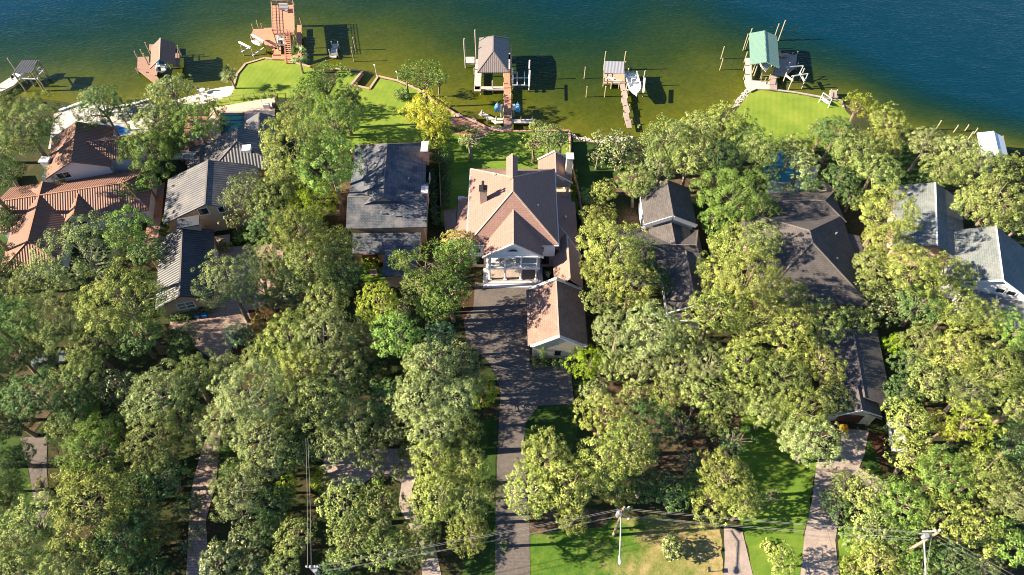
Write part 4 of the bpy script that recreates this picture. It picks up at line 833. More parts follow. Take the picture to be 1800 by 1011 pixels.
boat('motor_boat', 'large white motor boat raised on the lift beside the small dock', P(1113.5, 147, 1.6)[:2], math.radians(-87), 7.8, 2.8, .9)
# 6 green boathouse
R = thing('boathouse', 'boathouse with pale green metal gable roof off the right lawn', 'boathouse', (*P(1347, 120)[:2], 0))
H = House.__new__(House); H.root = R; H.roofm, H.wallm, H.capm = M['metal_green'], M['tan'], M['metal_green']; H.roof = MB(); H.wall = MB(); H.cap = MB()
H.block((54.6, 131.0), (52.4, 119.6), 5.9, 3.5, 4.5, walls=False); H.done()
for z in (3.2,): mb = MB(); [mb.beam((53.0+s*2.6, 120.0, z), (54.9+s*2.6, 130.5, z), .16, .25) for s in (-1, 1)]; mb.build('roof_beam', M['pile'], R)
deck(R, 'deck', [tuple(P(u, v, ZD)[:2]) for u, v in ((1310, 141), (1311, 101), (1321, 101), (1321, 141))], M['wood_white']); deck(R, 'deck', [tuple(P(u, v, ZD)[:2]) for u, v in ((1309, 141), (1353, 143), (1353, 157), (1330, 156), (1319, 161), (1310, 150))], M['wood_white'], ZD+.02)
deck(R, 'deck', [tuple(P(u, v, ZD)[:2]) for u, v in ((1353, 132), (1366, 132), (1366, 158), (1353, 157))], M['wood_grey']); deck(R, 'deck', [tuple(P(u, v, ZD)[:2]) for u, v in ((1358, 131), (1366, 93), (1401, 97), (1399, 118), (1380, 134))], M['wood_grey'], ZD+.01)
for (u, v, h) in ((1310, 104, 1.8), (1312, 82, 4.4), (1309, 118, .8), (1309, 134, .8), (1322, 112, 3.4), (1325, 134, 3.4), (1354, 134, 3.4), (1358, 112, 3.4), (1370, 66, 4.2), (1322, 130, 2.4), (1365, 95, 1), (1400, 98, 1), (1400, 118, 1), (1338, 134, .9), (1345, 143, .9)): piles(R, [tuple(P(u, v)[:2])], M['pile'], h)
mb = MB(); a, b, c, d = P(1337, 143, 1.1), P(1353, 144, 1.1), P(1355, 133, 1.1), P(1340, 132, 1.1); [mb.beam(x, y, .1) for x, y in ((a, b), (b, c), (c, d), (d, a))]; mb.build('railing', M['timber'], R)
mb = MB(); mb.box((*P(1378, 98, .6)[:2], .75), (1.8, .7, .5)); mb.build('bench', M['wood_tan'], R); mb = MB(); mb.tube(P(1392, 97, ZD), P(1394, 93, 2.0), .05); mb.build('rod_holder', M['metal'], R)
boat('motor_boat', 'white boat hanging under the green boathouse roof', P(1343, 112, 1)[:2], math.radians(-100), 7.0, 2.5, .9)
L = thing('boat_lift', 'tangled empty white boat lift frame off the green boathouse deck', 'boat lift', (*P(1400, 130)[:2], 0))
pts = [P(1382, 118, 2), P(1412, 116, 2), P(1420, 130, 2), P(1392, 134, 2)]
for p in ((1378, 140, 2.5), (1388, 152, 2.5), (1412, 150, 2.8), (1382, 126, 2.2), (1408, 136, 2.2)): piles(L, [tuple(P(p[0], p[1])[:2])], M['pile_grey'], p[2], .14)
for a, b, w in ((pts[0], pts[1], .18), (pts[3], pts[2], .22), (P(1406, 128, 1.6), P(1414, 143, 1.6), .3), (P(1381, 132, 1.6), P(1394, 142, 1.6), .3), (pts[1], P(1404, 132, 1), .16)): mb = MB(); mb.beam(a, b, w); mb.build('lift_beam', M['alu'], L)
# 7 white boathouse
R = thing('boathouse', 'boathouse with white metal roof half hidden by trees on the right', 'boathouse', (*P(1740, 250)[:2], 0))
H = House.__new__(House); H.root = R; H.roofm, H.wallm, H.capm = M['metal_white'], M['offwhite'], M['metal_white']; H.roof = MB(); H.wall = MB(); H.cap = MB()
H.block((90.3, 98.6), (88.4, 92.0), 4.6, 3.0, 3.9, walls=False); H.done(); piles(R, [(87.6, 99.6), (92.6, 98.3), (85.6, 92.8), (90.8, 91.6)], M['pile'], 3.0)
deck(R, 'deck', [(86, 92), (89, 91), (91, 96), (88, 97)], M['wood_grey'])
# free pilings
for lab, lst in (('pair of thin leaning pilings right of the grey floating dock', [((624.5, 82.5), 2.4), ((621.8, 102.5), 2.6)]), ('thin pilings standing between the two centre docks', [((1027.5, 132.6), 2.0), ((1031, 165), 1.8), ((1064, 165), 1.8)]),
                 ('tall pale pilings left of the green boathouse', [((1308, 83), 3.2), ((1269, 98), 2.2), ((1266.7, 117.7), 2.0)]), ('tall leaning piling behind the green boathouse', [((1361.7, 65), 3.2)]),
                 ('row of pilings offshore left of the white boathouse', [((1648, 223), 1.5), ((1680, 226.7), .9), ((1700, 224), .6), ((1716, 229), .5)])):
    for (u, v), h in lst:
        mb = MB(); p = P(u, v); mb.tube((p.x, p.y, -2.5), (p.x+rnd.uniform(-.1, .1), p.y+rnd.uniform(-.1, .1), h), .14, .12, 8); mb.tube((p.x, p.y, h), (p.x, p.y, h+.12), .15, .02, 8); tag(mb.build('mooring_piling', M['pile']), lab, 'piling', lab)

# ------------------------------------------------------------------ lawn and yard things
def lamp_post(label, u, v, h):
    p = P(u, v); r = thing('lamp_post', label, 'lamp post', (p.x, p.y, 0)); mb = MB(); mb.tube((p.x, p.y, 0), (p.x, p.y, h), .07, .05); mb.tube((p.x, p.y, 0), (p.x, p.y, .3), .14, .08); mb.build('post', M['offwhite'], r)
    mb = MB(); mb.tube((p.x, p.y, h), (p.x, p.y, h+.35), .12, .22, 8); mb.tube((p.x, p.y, h+.35), (p.x, p.y, h+.55), .22, .03, 8); mb.build('lantern', M['white'], r)
lamp_post('thin white lamp post at the tip of the inlet lawn', 662, 133, 2.3); lamp_post('thin white lamp post on the seawall by the pale pine', 700, 143, 2.1)
R = thing('lawn_swing', 'white frame garden swing on the right lawn by the water', 'swing', (*P(1448, 182)[:2], 0))
a, b, c, d = [P(u, v) for u, v in ((1439, 180), (1455, 190), (1444, 172), (1458, 183))]; mb = MB(); t1 = (a+c)/2+Vector((0, 0, 1.8)); t2 = (b+d)/2+Vector((0, 0, 1.8))
for p, q in ((a, t1), (c, t1), (b, t2), (d, t2), (t1, t2)): mb.beam(p, q, .11)
mb.build('frame', M['white'], R); mb = MB(); m_ = (t1+t2)/2; ang = math.atan2((t2-t1).y, (t2-t1).x); mb.box((m_.x, m_.y, .5), (1.7, .6, .1), ang); mb.box((m_.x-.1, m_.y-.3, .8), (1.7, .08, .6), ang); mb.build('seat', M['white'], R)
mb = MB(); [mb.beam(t1.lerp(t2, f), Vector((t1.lerp(t2, f).x, t1.lerp(t2, f).y, .5)), .03) for f in (.2, .8)]; mb.build('chain', M['metal'], R)
R = thing('shore_platform', 'small grey plank platform on posts beyond the swing', 'platform', (*P(1465, 170)[:2], 0)); deck(R, 'deck', pxr(1459, 158, 1471, 172, .5), M['wood_grey'], .5); piles(R, [tuple(P(u, v)[:2]) for u, v in ((1460, 174), (1471, 174), (1460, 161), (1471, 161))], M['pile_grey'], .6, .1)
mb = MB(); mb.beam(P(1460, 168, .9), P(1460, 160, .9), .08); mb.beam(P(1470, 168, .9), P(1470, 160, .9), .08); mb.build('railing', M['pile_grey'], R)
def fence(label, pts, h, mat, rails, step=2.0, name='fence', pw=.09, cat='fence'):
    r = thing(name, label, cat, (pts[0].x, pts[0].y, 0)); rl = MB()
    for a, b in zip(pts[:-1], pts[1:]):
        L = (b-a).length; k = max(1, int(L/step))
        for z in rails: rl.beam(a+Vector((0, 0, z)), b+Vector((0, 0, z)), .06)
        for j in range(k): p = a.lerp(b, j/k); q = MB(); q.beam(p, p+Vector((0, 0, h)), pw); q.build('post', mat, r)
    q = MB(); q.beam(pts[-1], pts[-1]+Vector((0, 0, h)), pw); q.build('post', mat, r); rl.build('rail', mat, r); return r
fence('thin brown railing between the left lawn and pink terrace', PL([(345, 188), (380, 181), (430, 174), (484, 165), (484, 178)]), 1.1, M['timber'], (.25, 1.05))
def board_fence(label, pts, h, mat, w=.1):
    r = thing('board_fence', label, 'fence', (pts[0].x, pts[0].y, 0)); 
    for a, b in zip(pts[:-1], pts[1:]):
        d = (b-a).normalized(); n = Vector((-d.y, d.x, 0))*w/2; mb = MB(); mb.prism([(a-n).to_2d(), (b-n).to_2d(), (b+n).to_2d(), (a+n).to_2d()], 0, h); mb.build('board_panel', mat, r)
        k = max(1, int((b-a).length/2.4))
        for j in range(k): p = a.lerp(b, (j+.5)/k); q = MB(); q.box((p.x, p.y, h/2+.05), (.14, .14, h+.1)); q.build('post', mat, r)
board_fence('pinkish board fence on the right side of the mansion lawn', PL([(1001, 250), (1003, 285), (1010, 320), (1018, 352), (1024, 400), (1030, 500)]), 1.6, M['timber_pink'])
board_fence('dark board fence left of the mansion lawn', PL([(771, 268), (774, 320), (776, 372)]), 1.4, M['timber'])
board_fence('grey board fence between the brown house and dark hip house', PL([(1244, 430), (1255, 470), (1262, 545)]), 1.6, M['pile_grey'])
board_fence('weathered board fence left of the terracotta roofed house', PL([(26, 310), (34, 330)]), 1.8, M['timber'])
R = thing('round_pool', 'bright blue kidney pool behind the terracotta roofed house', 'swimming pool', (*P(182, 228)[:2], 0))
def blob(u, v, ru, rv, z, n=24, k=.0): return [(P(u+ru*math.cos(a)*(1+k*math.cos(2*a)), v+rv*math.sin(a)*(1+k*math.sin(3*a)), 0)[:2]) for a in [2*math.pi*i/n for i in range(n)]]
m, t, b = newmat('pool_blue'); b.inputs['Base Color'].default_value = (.010, .09, .30, 1); b.inputs['Roughness'].default_value = .06; bump(t, b, noise(t, geo_world(t), 2.0, 3), .3, .1); M['pool'] = m
m, t, b = newmat('pool_turquoise'); b.inputs['Base Color'].default_value = (.015, .20, .28, 1); b.inputs['Roughness'].default_value = .06; bump(t, b, noise(t, geo_world(t), 2.0, 3), .3, .1); M['pool2'] = m
m, t, b = newmat('pool_teal'); b.inputs['Base Color'].default_value = (.002, .026, .029, 1); b.inputs['Roughness'].default_value = .06; bump(t, b, noise(t, geo_world(t), 2.0, 3), .3, .1); M['pool3'] = m
mb = MB(); mb.prism(blob(182, 230, 46, 10, 0, k=.06), .0, .05); mb.build('pool_water', M['pool'], R); mb = MB(); mb.ring(P(217, 208)[:2], 1.2, .03, .4, ri=1.0); mb.build('spa_rim', M['stone'], R); mb = MB(); mb.ring(P(217, 208)[:2], .99, 0, .3); mb.build('spa_water', M['pool'], R)
R = thing('swimming_pool', 'dark teal rectangular pool at the pink terrace of the tan house', 'swimming pool', (*P(408, 215)[:2], 0)); mb = MB(); mb.prism(pxr(387, 199, 431, 240, 0), 0, .06); mb.build('pool_water', M['pool3'], R)
mb = MB(); q = [P(u, v) for u, v in ((386, 241), (432, 241), (432, 198), (386, 198))]; [mb.beam(q[i]+Vector((0, 0, .06)), q[(i+1) % 4]+Vector((0, 0, .06)), .4, .12) for i in range(4)]; mb.build('coping', M['terrapatio'], R)
R = thing('swimming_pool', 'turquoise pool glimpsed between trees behind the dark hip house', 'swimming pool', (*P(1372, 290)[:2], 0)); mb = MB(); mb.prism(blob(1378, 296, 36, 26, 0, k=.05), 0, .06); mb.build('pool_water', M['pool2'], R)
mb = MB(); q = [Vector((*p, .08)) for p in blob(1378, 296, 38, 28, 0, k=.05)]; [mb.beam(q[i], q[(i+1) % len(q)], .4, .1) for i in range(len(q))]; mb.build('coping', M['stone'], R)
R = thing('fire_pit', 'round stone fire pit in a circular bed right of the turquoise pool', 'fire pit', (*P(1443, 333)[:2], 0)); p = P(1443, 333)[:2]; mb = MB(); mb.ring(p, 1.0, 0, .5, ri=.65); mb.build('stone_ring', M['rock'], R); mb = MB(); mb.ring(p, 2.2, 0, .06); mb.build('gravel_pad', M['timber_pink'], R); mb = MB(); mb.ring(p, .66, 0, .2); mb.build('ash_bed', M['dark'], R)
def table_set(label, u, v, tc, cc, n=4, r0=.7):
    p = P(u, v); r = thing('patio_table', label+' garden table', 'table', (p.x, p.y, 0)); mb = MB(); mb.ring(p[:2], r0, .7, .76, 20); mb.build('tabletop', M[tc], r); mb = MB(); mb.tube((p.x, p.y, 0), (p.x, p.y, .7), .08); mb.tube((p.x, p.y, 0), (p.x, p.y, .06), .35); mb.build('pedestal', M['metal'], r)
    for k in range(n):
        a = 2*math.pi*k/n+.5; q = p+Vector((math.cos(a), math.sin(a), 0))*(r0+.55); c = thing('patio_chair', 'patio chairs around the '+label+' table', 'chair', (q.x, q.y, 0), 'chairs at the '+label+' table')
        mb = MB(); mb.box((q.x, q.y, .45), (.5, .5, .07), a); mb.build('seat', M[cc], c); mb = MB(); w = q+Vector((math.cos(a), math.sin(a), 0))*.25; mb.box((w.x, w.y, .75), (.06, .5, .55), a); mb.build('backrest', M[cc], c)
        for s in ((-1, -1), (1, -1), (1, 1), (-1, 1)): mb = MB(); mb.tube((q.x+s[0]*.2, q.y+s[1]*.2, 0), (q.x+s[0]*.2, q.y+s[1]*.2, .42), .03, n=5); mb.build('leg', M['metal'], c)
table_set('round blue', 236, 200, 'blue', 'white'); table_set('pale round dining', 347, 243, 'jetblue', 'offwhite', 6, .9); table_set('white beachside', 357, 163, 'white', 'metal', 3, .6)
R = thing('grill_station', 'white shower post and grill at the corner of the pink terrace', 'grill', (*P(470, 185)[:2], 0)); p = P(470, 190); mb = MB(); mb.box((p.x, p.y, .5), (1.2, .7, 1)); mb.build('cabinet', M['offwhite'], R); mb = MB(); mb.box((p.x+1.6, p.y, .6), (.7, .6, 1.1)); mb.build('grill_lid', M['dark'], R); mb = MB(); mb.tube((p.x-.7, p.y, 0), (p.x-.7, p.y, 2.2), .07); mb.build('post', M['white'], R)
for k, (u, lab) in enumerate(((348, 'left blue plastic bin on the paver court'), (361, 'right blue plastic bin on the paver court'))):
    p = P(u, 558-k); r = thing('storage_bin', lab, 'bin', (p.x, p.y, 0)); mb = MB(); mb.box((p.x, p.y, .35), (.75, .55, .6)); mb.build('body', M['blue'], r); mb = MB(); mb.box((p.x, p.y, .68), (.82, .62, .07), 0.03); mb.build('lid', M['blue'], r)
R = thing('planter_pot', 'clipped round shrub in an urn right of the front porch', 'potted plant', (5.3+.6, 67.2, 0)); mb = MB(); mb.tube((5.9, 67.2, 0), (5.9, 67.2, .7), .22, .4, 12); mb.build('urn', M['stone'], R)
def car(label, c, ang, mat):
    r = thing('parked_car', label, 'car', (c[0], c[1], 0)); d = Vector((math.cos(ang), math.sin(ang), 0)); n = Vector((-d.y, d.x, 0)); C0 = Vector((c[0], c[1], 0))
    prof = [(-2.3, .35), (-2.35, .8), (-2.1, 1.0), (-1.5, 1.05), (1.05, 1.05), (2.1, .85), (2.3, .6), (2.3, .35)]; mb = MB()
    A = [C0+d*x+n*.9+Vector((0, 0, z)) for x, z in prof]; B = [C0+d*x-n*.9+Vector((0, 0, z)) for x, z in prof]; mb.face(A[::-1]); mb.face(B)
    for i in range(len(prof)): j = (i+1) % len(prof); mb.face([A[i], A[j], B[j], B[i]])
    mb.build('body', M[mat], r); cb = [(-1.9, 1.05), (-1.35, 1.5), (.3, 1.52), (1.1, 1.05)]; mb = MB(); A = [C0+d*x+n*.78*(1 if z < 1.2 else .85)+Vector((0, 0, z)) for x, z in cb]; B = [C0+d*x-n*.78*(1 if z < 1.2 else .85)+Vector((0, 0, z)) for x, z in cb]
    mb.face(A[::-1]); mb.face(B); mb.face([A[0], A[1], B[1], B[0]]); mb.face([A[2], A[3], B[3], B[2]]); mb.build('window_glass', M['glass'], r)
    mb = MB(); mb.box(C0+d*-.5+Vector((0, 0, 1.54)), (1.7, 1.3, .05), ang); mb.build('roof_panel', M[mat], r)
    for x in (-1.45, 1.4):
        for s in (-1, 1): mb = MB(); q = C0+d*x+n*s*.82+Vector((0, 0, .33)); mb.tube(q-n*.1, q+n*.1, .33, .33, 14); w = mb.build('wheel', M['tyre'], r); mb = MB(); mb.tube(q-n*.11, q+n*.11, .18, .18, 10); mb.build('rim', M['metal'], w)
    for s in (-1, 1): mb = MB(); mb.box(C0+d*2.28+n*s*.65+Vector((0, 0, .68)), (.08, .35, .14), ang); mb.build('headlight', M['white'], r)
car('silver blue car parked under the trees at the left', P(90, 638)[:2], math.radians(20), 'carpaint'); car('pale van parked under the trees right of the cream garage', P(1572, 770)[:2], math.radians(80), 'gel')
# garden statue seen among leaves
p = P(514, 340); R = thing('garden_statue', 'grey blue garden figure among shrubs left of the slate roofed house', 'statue', (p.x, p.y, 0)); mb = MB(); mb.tube((p.x, p.y, 0), (p.x, p.y, 3.2), .3, .22, 10); mb.build('pedestal', M['stone'], R); mb = MB(); mb.path([(p.x, p.y, 3.2), (p.x, p.y, 3.9), (p.x, p.y, 4.2), (p.x, p.y, 4.35), (p.x, p.y, 4.6)], [.16, .26, .1, .15, .08], 10); mb.build('figure', M['metal'], R)

# ------------------------------------------------------------------ poles and wires
def wire(pts_pairs, label, name='power_line'):
    mb = MB()
    for a, b, sag in pts_pairs:
        a = Vector(a); b = Vector(b); N = 14; pts = [a.lerp(b, k/N)-Vector((0, 0, sag*4*(k/N)*(1-k/N))) for k in range(N+1)]; mb.path(pts, .014, 4)
    return tag(mb.build(name, M['wire']), label, 'power line')
B0 = Vector((12.8, 25.6, 0)); T_B = B0+Vector((.1, .3, 9.7))
R = thing('utility_pole', 'wooden utility pole with grey transformer and long white street lamp arm on the front lawn', 'utility pole', B0)
mb = MB(); mb.tube(B0, T_B, .19, .13, 10); mb.build('pole', M['pole'], R)
mb = MB(); q = B0+Vector((-.45, -.1, 8.0)); mb.tube(q, q+Vector((0, 0, 1.1)), .3, .3, 14); mb.tube(q+Vector((0, 0, 1.1)), q+Vector((0, 0, 1.2)), .2, .1, 10); mb.build('transformer', M['metal'], R)
a = B0+Vector((-.05, -.2, 7.4)); b = Vector((P(1089, 983, 7.6))); mb = MB(); mb.path([a, a.lerp(b, .3)+Vector((0, 0, .35)), b], .075, 8); mb.build('lamp_arm', M['alu'], R); mb = MB(); mb.tube(b+Vector((0, .35, 0)), b+Vector((0, -.3, -.05)), .1, .2, 10); mb.tube(b+Vector((0, -.3, -.05)), b+Vector((0, -.55, -.1)), .2, .08, 10); mb.build('lamp_head', M['white'], R)
for (u, v, z) in ((1105, 892, 9.0), (1105, 911, 7.6)): q = P(u, v, z); mb = MB(); mb.tube(q-Vector((0, 0, .2)), q+Vector((0, 0, .2)), .13, .09, 8); mb.beam(q, B0+Vector((.05, .2, z)), .06); mb.build('insulator', M['gel'], R)
C1 = P(1649, 936, 11.5); C0_ = Vector((C1.x-.2, C1.y-.1, 0))
R2 = thing('utility_pole', 'pale utility pole with crossarm rising through the trees at lower right', 'utility pole', C0_)
mb = MB(); mb.tube(C0_, C1, .2, .14, 10); mb.build('pole', M['pole'], R2)
mb = MB(); mb.beam(C1+Vector((-1.3, .3, -.6)), C1+Vector((.3, .3, -.6)), .14); mb.beam(C1+Vector((-1.3, .3, -1.4)), C1+Vector((.1, .2, -1.4)), .12); mb.build('crossarm', M['alu'], R2); mb = MB(); q = C1+Vector((-.9, -.1, -1.6)); mb.tube(q, q+Vector((0, 0, .9)), .26, .26, 12); mb.build('transformer', M['metal'], R2)
mb = MB(); mb.path([C1+Vector((-.8, -.4, -1.8)), P(1627, 1000, 9.0), P(1626, 1040, 9.0)], .08, 8); mb.build('lamp_arm', M['alu'], R2)
for s in (-.2, .35): q = C1+Vector((s, .3, 0)); mb = MB(); mb.tube(q-Vector((0, 0, .3)), q, .12, .09, 8); mb.build('insulator', M['gel'], R2)
A1 = P(545, 996, 10.0); A0_ = Vector((A1.x+.1, A1.y-.1, 0)); R3 = thing('utility_pole', 'utility pole top with cluster of insulators at the bottom edge left of centre', 'utility pole', A0_)
mb = MB(); mb.tube(A0_, A1, .2, .14, 10); mb.build('pole', M['pile_grey'], R3); mb = MB(); mb.beam(A1+Vector((-.5, 0, -.3)), A1+Vector((.9, 0, -.3)), .12); mb.build('crossarm', M['alu'], R3)
for s in (-.4, 0, .5, .8): q = A1+Vector((s, 0, -.2)); mb = MB(); mb.tube(q, q+Vector((0, 0, .35)), .1, .07, 8); mb.build('insulator', M['gel'], R3)
mb = MB(); q = A1+Vector((.45, -.2, -1.4)); mb.tube(q, q+Vector((0, 0, .9)), .27, .27, 12); mb.build('transformer', M['metal'], R3)
wire([(A1+Vector((0, 0, .1)), T_B+Vector((0, 0, -.4)), .5), (A1+Vector((.3, 0, -.3)), T_B+Vector((0, 0, -.9)), .5)], 'upper pair of power lines from the left pole to the lamp pole')
wire([(A1+Vector((.2, 0, -2.2)), T_B+Vector((0, 0, -2.9)), .6), (A1+Vector((.2, 0, -2.5)), T_B+Vector((0, 0, -3.2)), .6)], 'lower pair of power lines from the left pole to the lamp pole')
wire([(T_B+Vector((0, 0, -.4)), C1+Vector((-1.0, 0, -.1)), .4), (T_B+Vector((0, 0, -.9)), C1+Vector((0, 0, -.6)), .4)], 'upper pair of power lines from the lamp pole to the right pole')
wire([(T_B+Vector((0, 0, -2.9)), C1+Vector((-1, 0, -2.2)), .4), (T_B+Vector((0, 0, -3.2)), C1+Vector((-1, 0, -2.9)), .4)], 'lower pair of power lines from the lamp pole to the right pole')
D1 = P(539, 770, 9.0)
wire([(A1+Vector((-.3, 0, -.1)), D1+Vector((-.1, 0, 0)), .3), (A1+Vector((.1, 0, -.1)), D1+Vector((.15, 0, 0)), .3)], 'pair of power lines running up from the left pole through the trees')
E1 = Vector((C1.x+16, C1.y-9, 9.5))
wire([(C1+Vector((0, 0, -.1)), E1, .4), (C1+Vector((0, 0, -.8)), E1-Vector((0, 0, .8)), .4), (C1+Vector((0, 0, -1.5)), E1-Vector((1, 0, 1.6)), .4)], 'power lines falling away right of the right pole')
wire([(C1+Vector((-.2, 0, -1)), Vector((C1.x+1.5, C1.y-6, 0.1)), 0), (C1+Vector((-.3, 0, -.6)), Vector((C1.x+.4, C1.y-6.5, 0.1)), 0)], 'guy wires dropping steeply from the right pole', 'guy_wire')
q = P(1243, 1005); R = thing('mailbox', 'small dark mailbox on a post beside the lower right drive', 'mailbox', (q.x, q.y, 0)); mb = MB(); mb.tube((q.x, q.y, 0), (q.x, q.y, 1.0), .05); mb.build('post', M['timber'], R); mb = MB(); mb.box((q.x, q.y, 1.12), (.25, .5, .25)); mb.build('box', M['dark'], R)
# ------------------------------------------------------------------ trees
def leaf_mesh(name, cpos, crad, per, size, rng, up=.35, shape='leaf', outc=None, flat=.9):
    """many small leaf-clump faces spread on and in the clumps"""
    n = len(cpos)*per; ci = np.repeat(np.arange(len(cpos)), per)
    d = rng.normal(size=(n, 3)); d /= np.linalg.norm(d, axis=1)[:, None]
    # leaves keep to the outer side of each clump
    oc = cpos-np.array(outc); oc /= np.linalg.norm(oc, axis=1)[:, None]+1e-6
    dot = (d*oc[ci]).sum(1); flip = dot < -.35; d[flip] -= 1.5*dot[flip][:, None]*oc[ci][flip]; d /= np.linalg.norm(d, axis=1)[:, None]
    rr = crad[ci]*rng.uniform(.55, 1.12, n)**.8
    p = cpos[ci]+d*rr[:, None]*np.array([1, 1, flat])
    nn = d*.75+oc[ci]*.35+np.array([0, 0, up])+rng.normal(size=(n, 3))*.36; nn /= np.linalg.norm(nn, axis=1)[:, None]
    if shape == 'needle': nn = rng.normal(size=(n, 3)); nn /= np.linalg.norm(nn, axis=1)[:, None]
    a = np.cross(nn, rng.normal(size=(n, 3))); a /= np.linalg.norm(a, axis=1)[:, None]; b = np.cross(nn, a)
    s = size*rng.uniform(.55, 1.35, n); w = .62 if shape == 'leaf' else .22
    if shape == 'needle':
        a = d+rng.normal(size=(n, 3))*.25; a /= np.linalg.norm(a, axis=1)[:, None]; b = np.cross(nn, a); b /= np.linalg.norm(b, axis=1)[:, None]+1e-6
    A = a*s[:, None]*.5; B = b*(s*w)[:, None]*.5
    v = np.stack([p-A, p+B-A*.1, p+A, p-B-A*.1], 1).reshape(-1, 3)
    me = bpy.data.meshes.new(name); me.vertices.add(4*n); me.vertices.foreach_set('co', v.astype('f').ravel()); me.loops.add(4*n); me.loops.foreach_set('vertex_index', np.arange(4*n, dtype='i'))
    me.polygons.add(n); me.polygons.foreach_set('loop_start', np.arange(0, 4*n, 4, dtype='i')); me.polygons.foreach_set('loop_total', np.full(n, 4, 'i')); me.update(calc_edges=True)
    ct = rng.normal(.5, .16, len(cpos)); tone = np.clip(ct[ci]+rng.normal(0, .22, n), 0, 1)  # random leaf tone, spread widened to put cream highlights into the colour
    at = me.attributes.new('tone', 'FLOAT', 'FACE'); at.data.foreach_set('value', tone.astype('f')); me.materials.append(LEAF['oak']); return me
def tube_mesh(name, segs, mat):
    mb = MB()
    for pts, rad in segs: mb.path(pts, rad, 6)
    me = bpy.data.meshes.new(name); me.from_pydata([tuple(v) for v in mb.v], [], mb.f); me.materials.append(mat); return me
def make_crown(kind, R, seed):
    rng = np.random.default_rng(seed); K = {'tall': (.8, .9, 7.6), 'oak': (.62, .82, 4.4), 'round': (.78, .85, 2.6), 'pine': (.55, 1.5, 3), 'magn': (1.0, .85, .8), 'cone': (1.15, 1.0, .3), 'sparse': (.6, 1.0, 2.4), 'shrub': (.75, .45, .1)}[kind]
    hs = R*K[0]; hc = R*K[1]+K[2]*min(1, R/5)
    nl = {'tall': 13, 'oak': 13, 'round': 9, 'pine': 7, 'magn': 6, 'cone': 4, 'sparse': 6, 'shrub': 5}[kind]
    ld = rng.normal(size=(nl, 3)); ld[:, 2] = np.abs(ld[:, 2])*.7; ld /= np.linalg.norm(ld, axis=1)[:, None]; la = rng.uniform(.12, .42, nl)
    csz = {'tall': .125, 'oak': .125, 'round': .13, 'pine': .15, 'magn': .15, 'cone': .2, 'sparse': .15, 'shrub': .22}[kind]
    cr_m = max(.36, min(.86, csz*R)); nc = int({'tall': 2.3, 'oak': 2.3, 'round': 2.3, 'pine': 1.15, 'magn': 2.4, 'cone': 2.4, 'sparse': .62, 'shrub': 2.4}[kind]*(2*math.pi*R*R*(.5+.5*K[0]))/(cr_m**2*math.pi)*.62)
    i = np.arange(nc)+.5; zz = 1-i/nc*1.42; ph = i*2.399963+rng.uniform(0, 6); rr = np.sqrt(np.clip(1-zz*zz, 0, 1)); d = np.stack([rr*np.cos(ph), rr*np.sin(ph), zz], 1)+rng.normal(0, .09, (nc, 3)); d /= np.linalg.norm(d, axis=1)[:, None]
    lob = np.max(np.clip((d@ld.T-.55)/.45, 0, 1)**.6*la, axis=1)
    f = .56+lob*1.35+rng.normal(0, .11, nc)+.07*np.sin(d[:, 0]*7+seed)*np.cos(d[:, 1]*6); 
    if kind == 'cone': f = (.45+.55*np.clip(1-np.clip(d[:, 2], -1, 1), 0, 1)**.6*1.1)+rng.normal(0, .06, nc); f = np.where(d[:, 2] > .6, .9+rng.normal(0, .05, nc), f)
    if kind in ('pine', 'sparse'): f *= rng.uniform(.55, 1.05, nc)
    inner = rng.random(nc) < .16; f[inner] *= .7
    cp = d*np.array([R, R, hs])*f[:, None]*.93+np.array([0, 0, hc]); cr = cr_m*rng.uniform(.5, 1.35, nc)
    if kind in ('pine',): cr *= .95
    low = cp[:, 2] < hc-hs*.55; cp[low, 2] = hc-hs*.55+rng.normal(0, .1, low.sum())
    lsz = {'tall': .175, 'oak': .175, 'round': .175, 'pine': .38, 'magn': .33, 'cone': .2, 'sparse': .22, 'shrub': .2}[kind]
    dens = {'tall': 66, 'oak': 66, 'round': 66, 'pine': 95, 'magn': 42, 'cone': 60, 'sparse': 55, 'shrub': 60}[kind]; per = int(dens*(cr_m/.9)**2*(.30/lsz)**(1.7 if kind != 'pine' else 0)*1.25)
    me = leaf_mesh(kind+'_crown', cp, cr, max(per, 14), lsz, rng, shape='needle' if kind == 'pine' else 'leaf', outc=(0, 0, hc-hs*.5), flat=.72 if kind == 'pine' else .85)
    # trunk, limbs and branches
    segs = []; tr = .045*R+.08; fork = Vector((rng.uniform(-.1, .1)*R, rng.uniform(-.1, .1)*R, max(.3, hc-hs*(.75 if kind != 'pine' else 1.2))))
    segs.append(([Vector((0, 0, -.2)), fork*.5+Vector((0.03*R, 0, 0)), fork], [tr*1.5, tr*1.1, tr*.9]))
    for j in rng.choice(nc, min(nc, 9 if kind != 'sparse' else 11), replace=False):
        t = fork.lerp(Vector(cp[j]), .86); m1 = fork.lerp(t, .5)+Vector((rng.uniform(-.08, .08)*R, rng.uniform(-.08, .08)*R, .1*R)); segs.append(([fork, m1, t], [tr*.62, tr*.36, tr*.12]))
        for _ in range(2):
            u = fork.lerp(Vector(cp[rng.integers(nc)]), .9); 
            if (u-m1).length < R*.9: segs.append(([m1, m1.lerp(u, .6)+Vector((0, 0, .04*R)), u], [tr*.26, tr*.17, tr*.06]))
    tm = tube_mesh(kind+'_trunk', segs, M['bark']); return me, tm, R, hc
